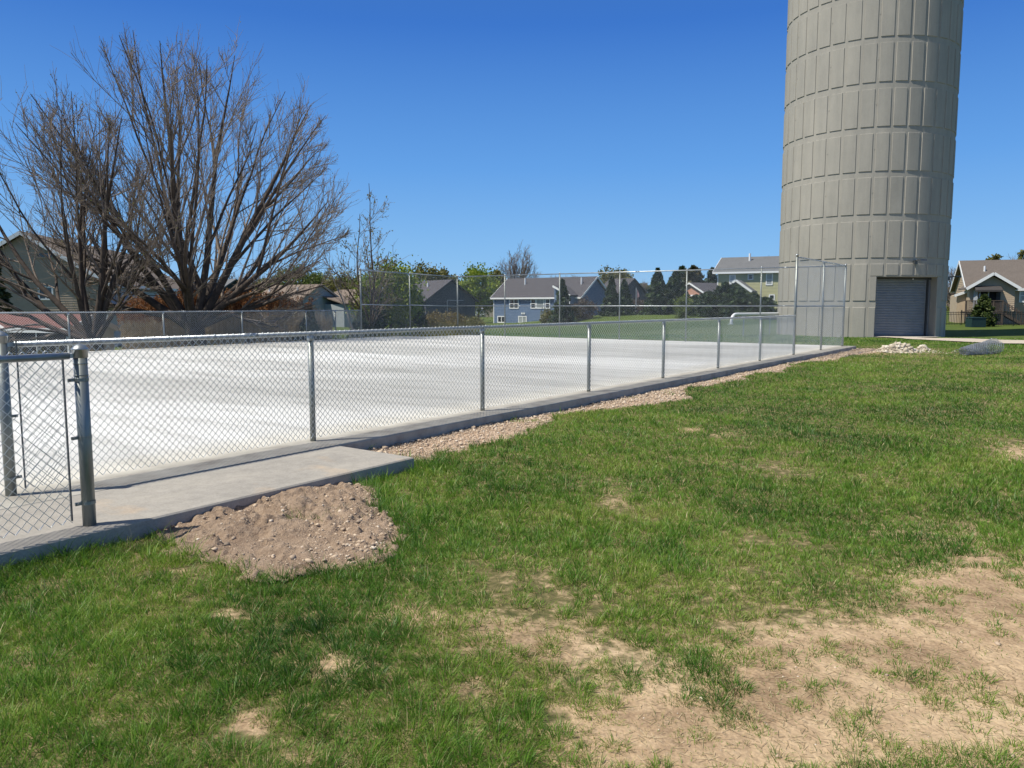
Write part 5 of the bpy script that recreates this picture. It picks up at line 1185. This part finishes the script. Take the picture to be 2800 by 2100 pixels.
# reeds with brown plumes
nR = 5200
ru = rng.uniform(330, 905, nR); rD = rng.uniform(34.5, 45, nR); ru = np.where(rng.uniform(0, 1, nR) < .25, rng.uniform(560, 900, nR), ru)
rx_, ry_ = (ru - 1400) / 2111 * rD, rD; rz_ = terr(rx_, ry_)
htop = np.interp(ru, [330, 430, 520, 600, 700, 760, 830, 905], [1.1, 1.45, 1.7, 1.75, 1.6, 1.5, 1.1, .75]) - rz_ + rng.normal(.02, .26, nR)
htop = np.where((rng.uniform(0, 1, nR) < .45), htop * rng.uniform(.35, .8, nR), htop); htop = np.clip(htop, .4, 3.6)
lean_ = rng.normal(0, .06, (nR, 2)) * htop[:, None]
pts = np.stack([np.stack([rx_ + lean_[:, 0] * f ** 2, ry_ + lean_[:, 1] * f ** 2, rz_ + htop * f], -1) for f in (0, .5, 1.0)], 1)
rad = np.stack([np.full(nR, .011), np.full(nR, .008), np.full(nR, .004)], 1)
v1, q1 = tubes(pts, rad, 3)
nl = nR * 3; li = rng.integers(0, nR, nl); f = rng.uniform(.15, .75, nl); c0 = pts[li, 0] + (pts[li, 2] - pts[li, 0]) * f[:, None]
v2, q2, t2 = leaves(c0, .04, rng.uniform(.1, .9, nl), 9, -.4)
V, Q, T = joined([(v1, q1, np.repeat(rng.uniform(.1, .9, nR), 9)), (v2, q2, t2)])
prop(link('reeds', fast('reeds', V, Q, tint=T), 'reed_stem'), kind='stuff')
top_ = pts[htop > 2.15][:, 2]; k = 34; n_ = len(top_) * k; pi_ = np.repeat(np.arange(len(top_)), k); f = rng.uniform(0, 1, n_)
dr = rng.normal(0, .5, (len(top_), 2))[pi_]
pos = top_[pi_] + np.stack([dr[:, 0] * .10 * (1 - f) + rng.normal(0, .05, n_) * (1.1 - abs(f - .4)), dr[:, 1] * .10 + rng.normal(0, .05, n_), .08 - f * .40], -1)
v_, q_, t_ = leaves(pos, .045, np.clip(rng.normal(.5, .22, len(top_))[pi_] + rng.normal(0, .12, n_), 0, 1), 2.6, .8)
prop(link('reed_plumes', fast('reed_plumes', v_, q_, tint=t_), 'reed_plume'), kind='stuff')
# rough growth at the foot of the back fence and under the trees
nU = 26000
tu = rng.uniform(-4, 24, nU); su = 17.4 + .055 * tu + np.abs(rng.normal(.2, 1.5, nU)); Pu = O2 + DV * tu[:, None] + NV * su[:, None]
zu = terr(Pu[:, 0], Pu[:, 1]); hu = rng.gamma(4, .25, nU) * (.16 + .30 * vn(Pu[:, 0] * .7, Pu[:, 1] * .7, 44))
a_ = rng.uniform(0, 6.28, nU); ln_ = rng.uniform(.1, .7, nU); w_ = .022
V = np.stack([np.stack([Pu[:, 0] - w_ * np.cos(a_), Pu[:, 1] - w_ * np.sin(a_), zu - .02], -1), np.stack([Pu[:, 0] + w_ * np.cos(a_), Pu[:, 1] + w_ * np.sin(a_), zu - .02], -1), np.stack([Pu[:, 0] - hu * ln_ * np.sin(a_ * 3), Pu[:, 1] + hu * ln_ * np.cos(a_ * 3), zu + hu], -1)], 1)
tu_ = np.clip(.25 + .55 * vn(Pu[:, 0] * .5, Pu[:, 1] * .5, 47) + rng.normal(0, .15, nU), 0, 1)
prop(link('weeds', fast('weeds', V.reshape(-1, 3), None, np.arange(nU * 3).reshape(-1, 3), tint=np.repeat(tu_, 3)), 'leaf_olive'), kind='stuff')

# ------------------------------------------------------------------ odds and ends on the lawn
# rolled up chain link
r0_ = np.array([15.05, 25.6, .03]); r1_ = np.array([16.8, 26.7, .14])
ro = thing('fence_roll', 'loose roll of silvery chain link mesh lying on the lawn', 'mesh roll', ((r0_[0] + r1_[0]) / 2, (r0_[1] + r1_[1]) / 2, -.13))
ax = (r1_ - r0_); RL = np.linalg.norm(ax); ax /= RL; sd = np.cross(ax, (0, 0, 1)); sd /= np.linalg.norm(sd); u2 = np.cross(sd, ax)
nw, nk = 46, 44; seg = []
def rollp(th_, l, rad_):
    rr_ = rad_ * (.55 + .55 * l / RL) * (1 + .07 * np.sin(3 * th_ + l * 4))
    return r0_[None] - (0, 0, .03) + ax[None] * l[:, None] + sd[None] * (rr_ * np.cos(th_))[:, None] + u2[None] * (rr_ * np.sin(th_) * .92)[:, None]
W_ = []
for rad_, cnt_ in ((.27, 26), (.21, 20)):
    for i in range(cnt_):
        k_ = np.arange(34); th_ = 2 * np.pi * (i + (k_ + i) % 2) / cnt_ + rad_ * 40; W_.append(rollp(th_, k_ * RL / 33., rad_))
W_ = np.array(W_); W_ = W_ + rng.normal(0, .008, W_.shape)
V, Q = tubes(W_, np.full(W_.shape[:2], .008), 4); V = V - np.array(ro.location)
link('wire_mesh', fast('wire_mesh', V, Q), 'wire', ro)
mb = MB()
for k in range(7):
    a_ = k * .9; p_ = r0_ + sd * .13 * math.cos(a_) + u2 * .10 * math.sin(a_); mb.tube([p_ + ax * .15, p_ - ax * .1 + sd * .05 * math.cos(a_), p_ - ax * (.25 + .05 * (k % 3)) + sd * .09 * math.cos(a_) - (0, 0, .05)], .004, 5)
build('loose_wire', mb, 'steel', ro)
# rubble heaps
def rubble(cx, cy, rx_, ry_, hgt, cnt, smax, label):
    z0 = float(terr(np.array([cx]), np.array([cy]))[0]); o = thing('rubble_heap', label, 'rubble heap', (cx, cy, z0))
    a = rng.uniform(0, 2 * np.pi, cnt); q_ = np.sqrt(rng.uniform(0, 1, cnt)); X, Y = q_ * np.cos(a) * rx_, q_ * np.sin(a) * ry_
    Z = hgt * np.clip(1 - q_ ** 1.5, 0, 1) * (.75 + .5 * vn(X * 4 + cx, Y * 4, 6)); s_ = np.clip(.012 + .014 * rng.pareto(2, cnt), .012, smax)
    v_, f_, t_ = stones(X, Y, Z, s_, np.clip(rng.beta(2, 1.6, cnt), 0, 1), .75); V = [v_]; F = [f_]
    g_ = 24; gx_, gy_ = np.meshgrid(np.linspace(-1.05, 1.05, g_), np.linspace(-1.05, 1.05, g_), indexing='ij'); q2_ = np.hypot(gx_, gy_); zz_ = hgt * np.clip(1 - q2_ ** 1.5, -.25, 1) * .92 - .02
    n0 = len(v_); V.append(np.stack([gx_ * rx_, gy_ * ry_, zz_], -1).reshape(-1, 3)); ii = np.arange(g_ * g_).reshape(g_, g_) + n0
    F.append(np.concatenate([np.stack([ii[:-1, :-1], ii[1:, :-1], ii[1:, 1:]], -1).reshape(-1, 3), np.stack([ii[:-1, :-1], ii[1:, 1:], ii[:-1, 1:]], -1).reshape(-1, 3)]))
    link('broken_stone', fast('broken_stone', np.concatenate(V), None, np.concatenate(F), tint=np.concatenate([t_, np.full(g_ * g_, .45)])), 'rubble', o)
rubble(13.75, 27.4, .68, .60, .36, 900, .085, 'larger heap of pale broken stone on the lawn before the roll up door')
rubble(15.15, 28.3, .26, .3, .20, 220, .06, 'small heap of pale broken stone between the larger heap and the mesh roll')
nq = 500; X = rng.normal(14.4, .75, nq); Y = rng.normal(27.7, .5, nq); s_ = np.clip(.008 + .007 * rng.pareto(2, nq), .008, .04)
V_, F_, T_ = stones(X, Y, terr(X, Y) + .01, s_, rng.uniform(.3, 1, nq)); prop(link('stone_litter', fast('stone_litter', V_, None, F_, tint=T_), 'rubble'), kind='stuff')
# utility box
bx = np.array(xy(2679, 59)); ux = thing('utility_box', 'dark green utility box on the grass in front of the young pine', 'utility box', (bx[0], bx[1], -.1))
MT['box_green'] = simple('dark_green_box_paint', (.012, .034, .032), .5)
mb = MB(); mb.box((bx[0], bx[1] + .4, .23), (1.08, .85, .68)); build('cabinet', mb, 'box_green', ux)
mb = MB(); mb.prism([(bx[0] - .57, bx[1] - .06, .572), (bx[0] + .57, bx[1] - .06, .572), (bx[0] + .57, bx[1] + .88, .60), (bx[0] - .57, bx[1] + .88, .60)], (0, 0, .05)); build('lid', mb, 'box_green', ux)
# black metal fence
ifx = thing('metal_fence', 'low black metal picket fence in front of the tan house', 'fence', (*xy(2660, 65), -.1))
p0, p1 = np.array(xy(2560, 63.4)), np.array(xy(2860, 62.4)); L_ = np.linalg.norm(p1 - p0); nP = int(L_ / .125)
mb = MB(); mr_ = MB()
for k in range(nP + 1):
    q_ = p0 + (p1 - p0) * k / nP; z_ = float(terr(q_[:1], q_[1:])[0])
    if k % 16 == 0:
        pb = MB(); pb.box((q_[0], q_[1], z_ + .6), (.06, .06, 1.25)); build('post', pb, 'iron', ifx)
    else: mb.box((q_[0], q_[1], z_ + .56), (.022, .022, 1.08))
for zz in (.14, .9, 1.06): mr_.bar((*p0, zz - .08), (*p1, zz - .06), .03, .035)
build('pickets', mb, 'iron', ifx); build('rails', mr_, 'iron', ifx)
# flagpole
fx = bs(1739, 92); fo = thing('flagpole', 'thin flagpole with a small limp faded flag on the lawn', 'flagpole', fx)
mb = MB(); mb.tube([(fx[0], fx[1], fx[2] - .1), (fx[0], fx[1], zat(787, 92))], .035, 8); build('pole', mb, 'grey_white', fo)
MT['flag'] = simple('faded_red_white_cloth', (.62, .36, .36), .8, 0, .5, 5)
zf_ = zat(789, 92); mb = MB(); A_ = [(0, 0), (.16, -.25), (.30, -.65), (.36, -1.0)]
pl = [np.array([fx[0] + .04 + x_, fx[1] + .05 * math.sin(8 * x_), zf_ + z_]) for x_, z_ in A_]; pr = [np.array([fx[0] + .04 + x_ * .25, fx[1] - .04, zf_ + z_ - .1]) for x_, z_ in A_]
for i in range(3): mb.prism([pl[i], pl[i + 1], pr[i + 1], pr[i]], (0, .012, 0))
build('flag', mb, 'flag', fo)
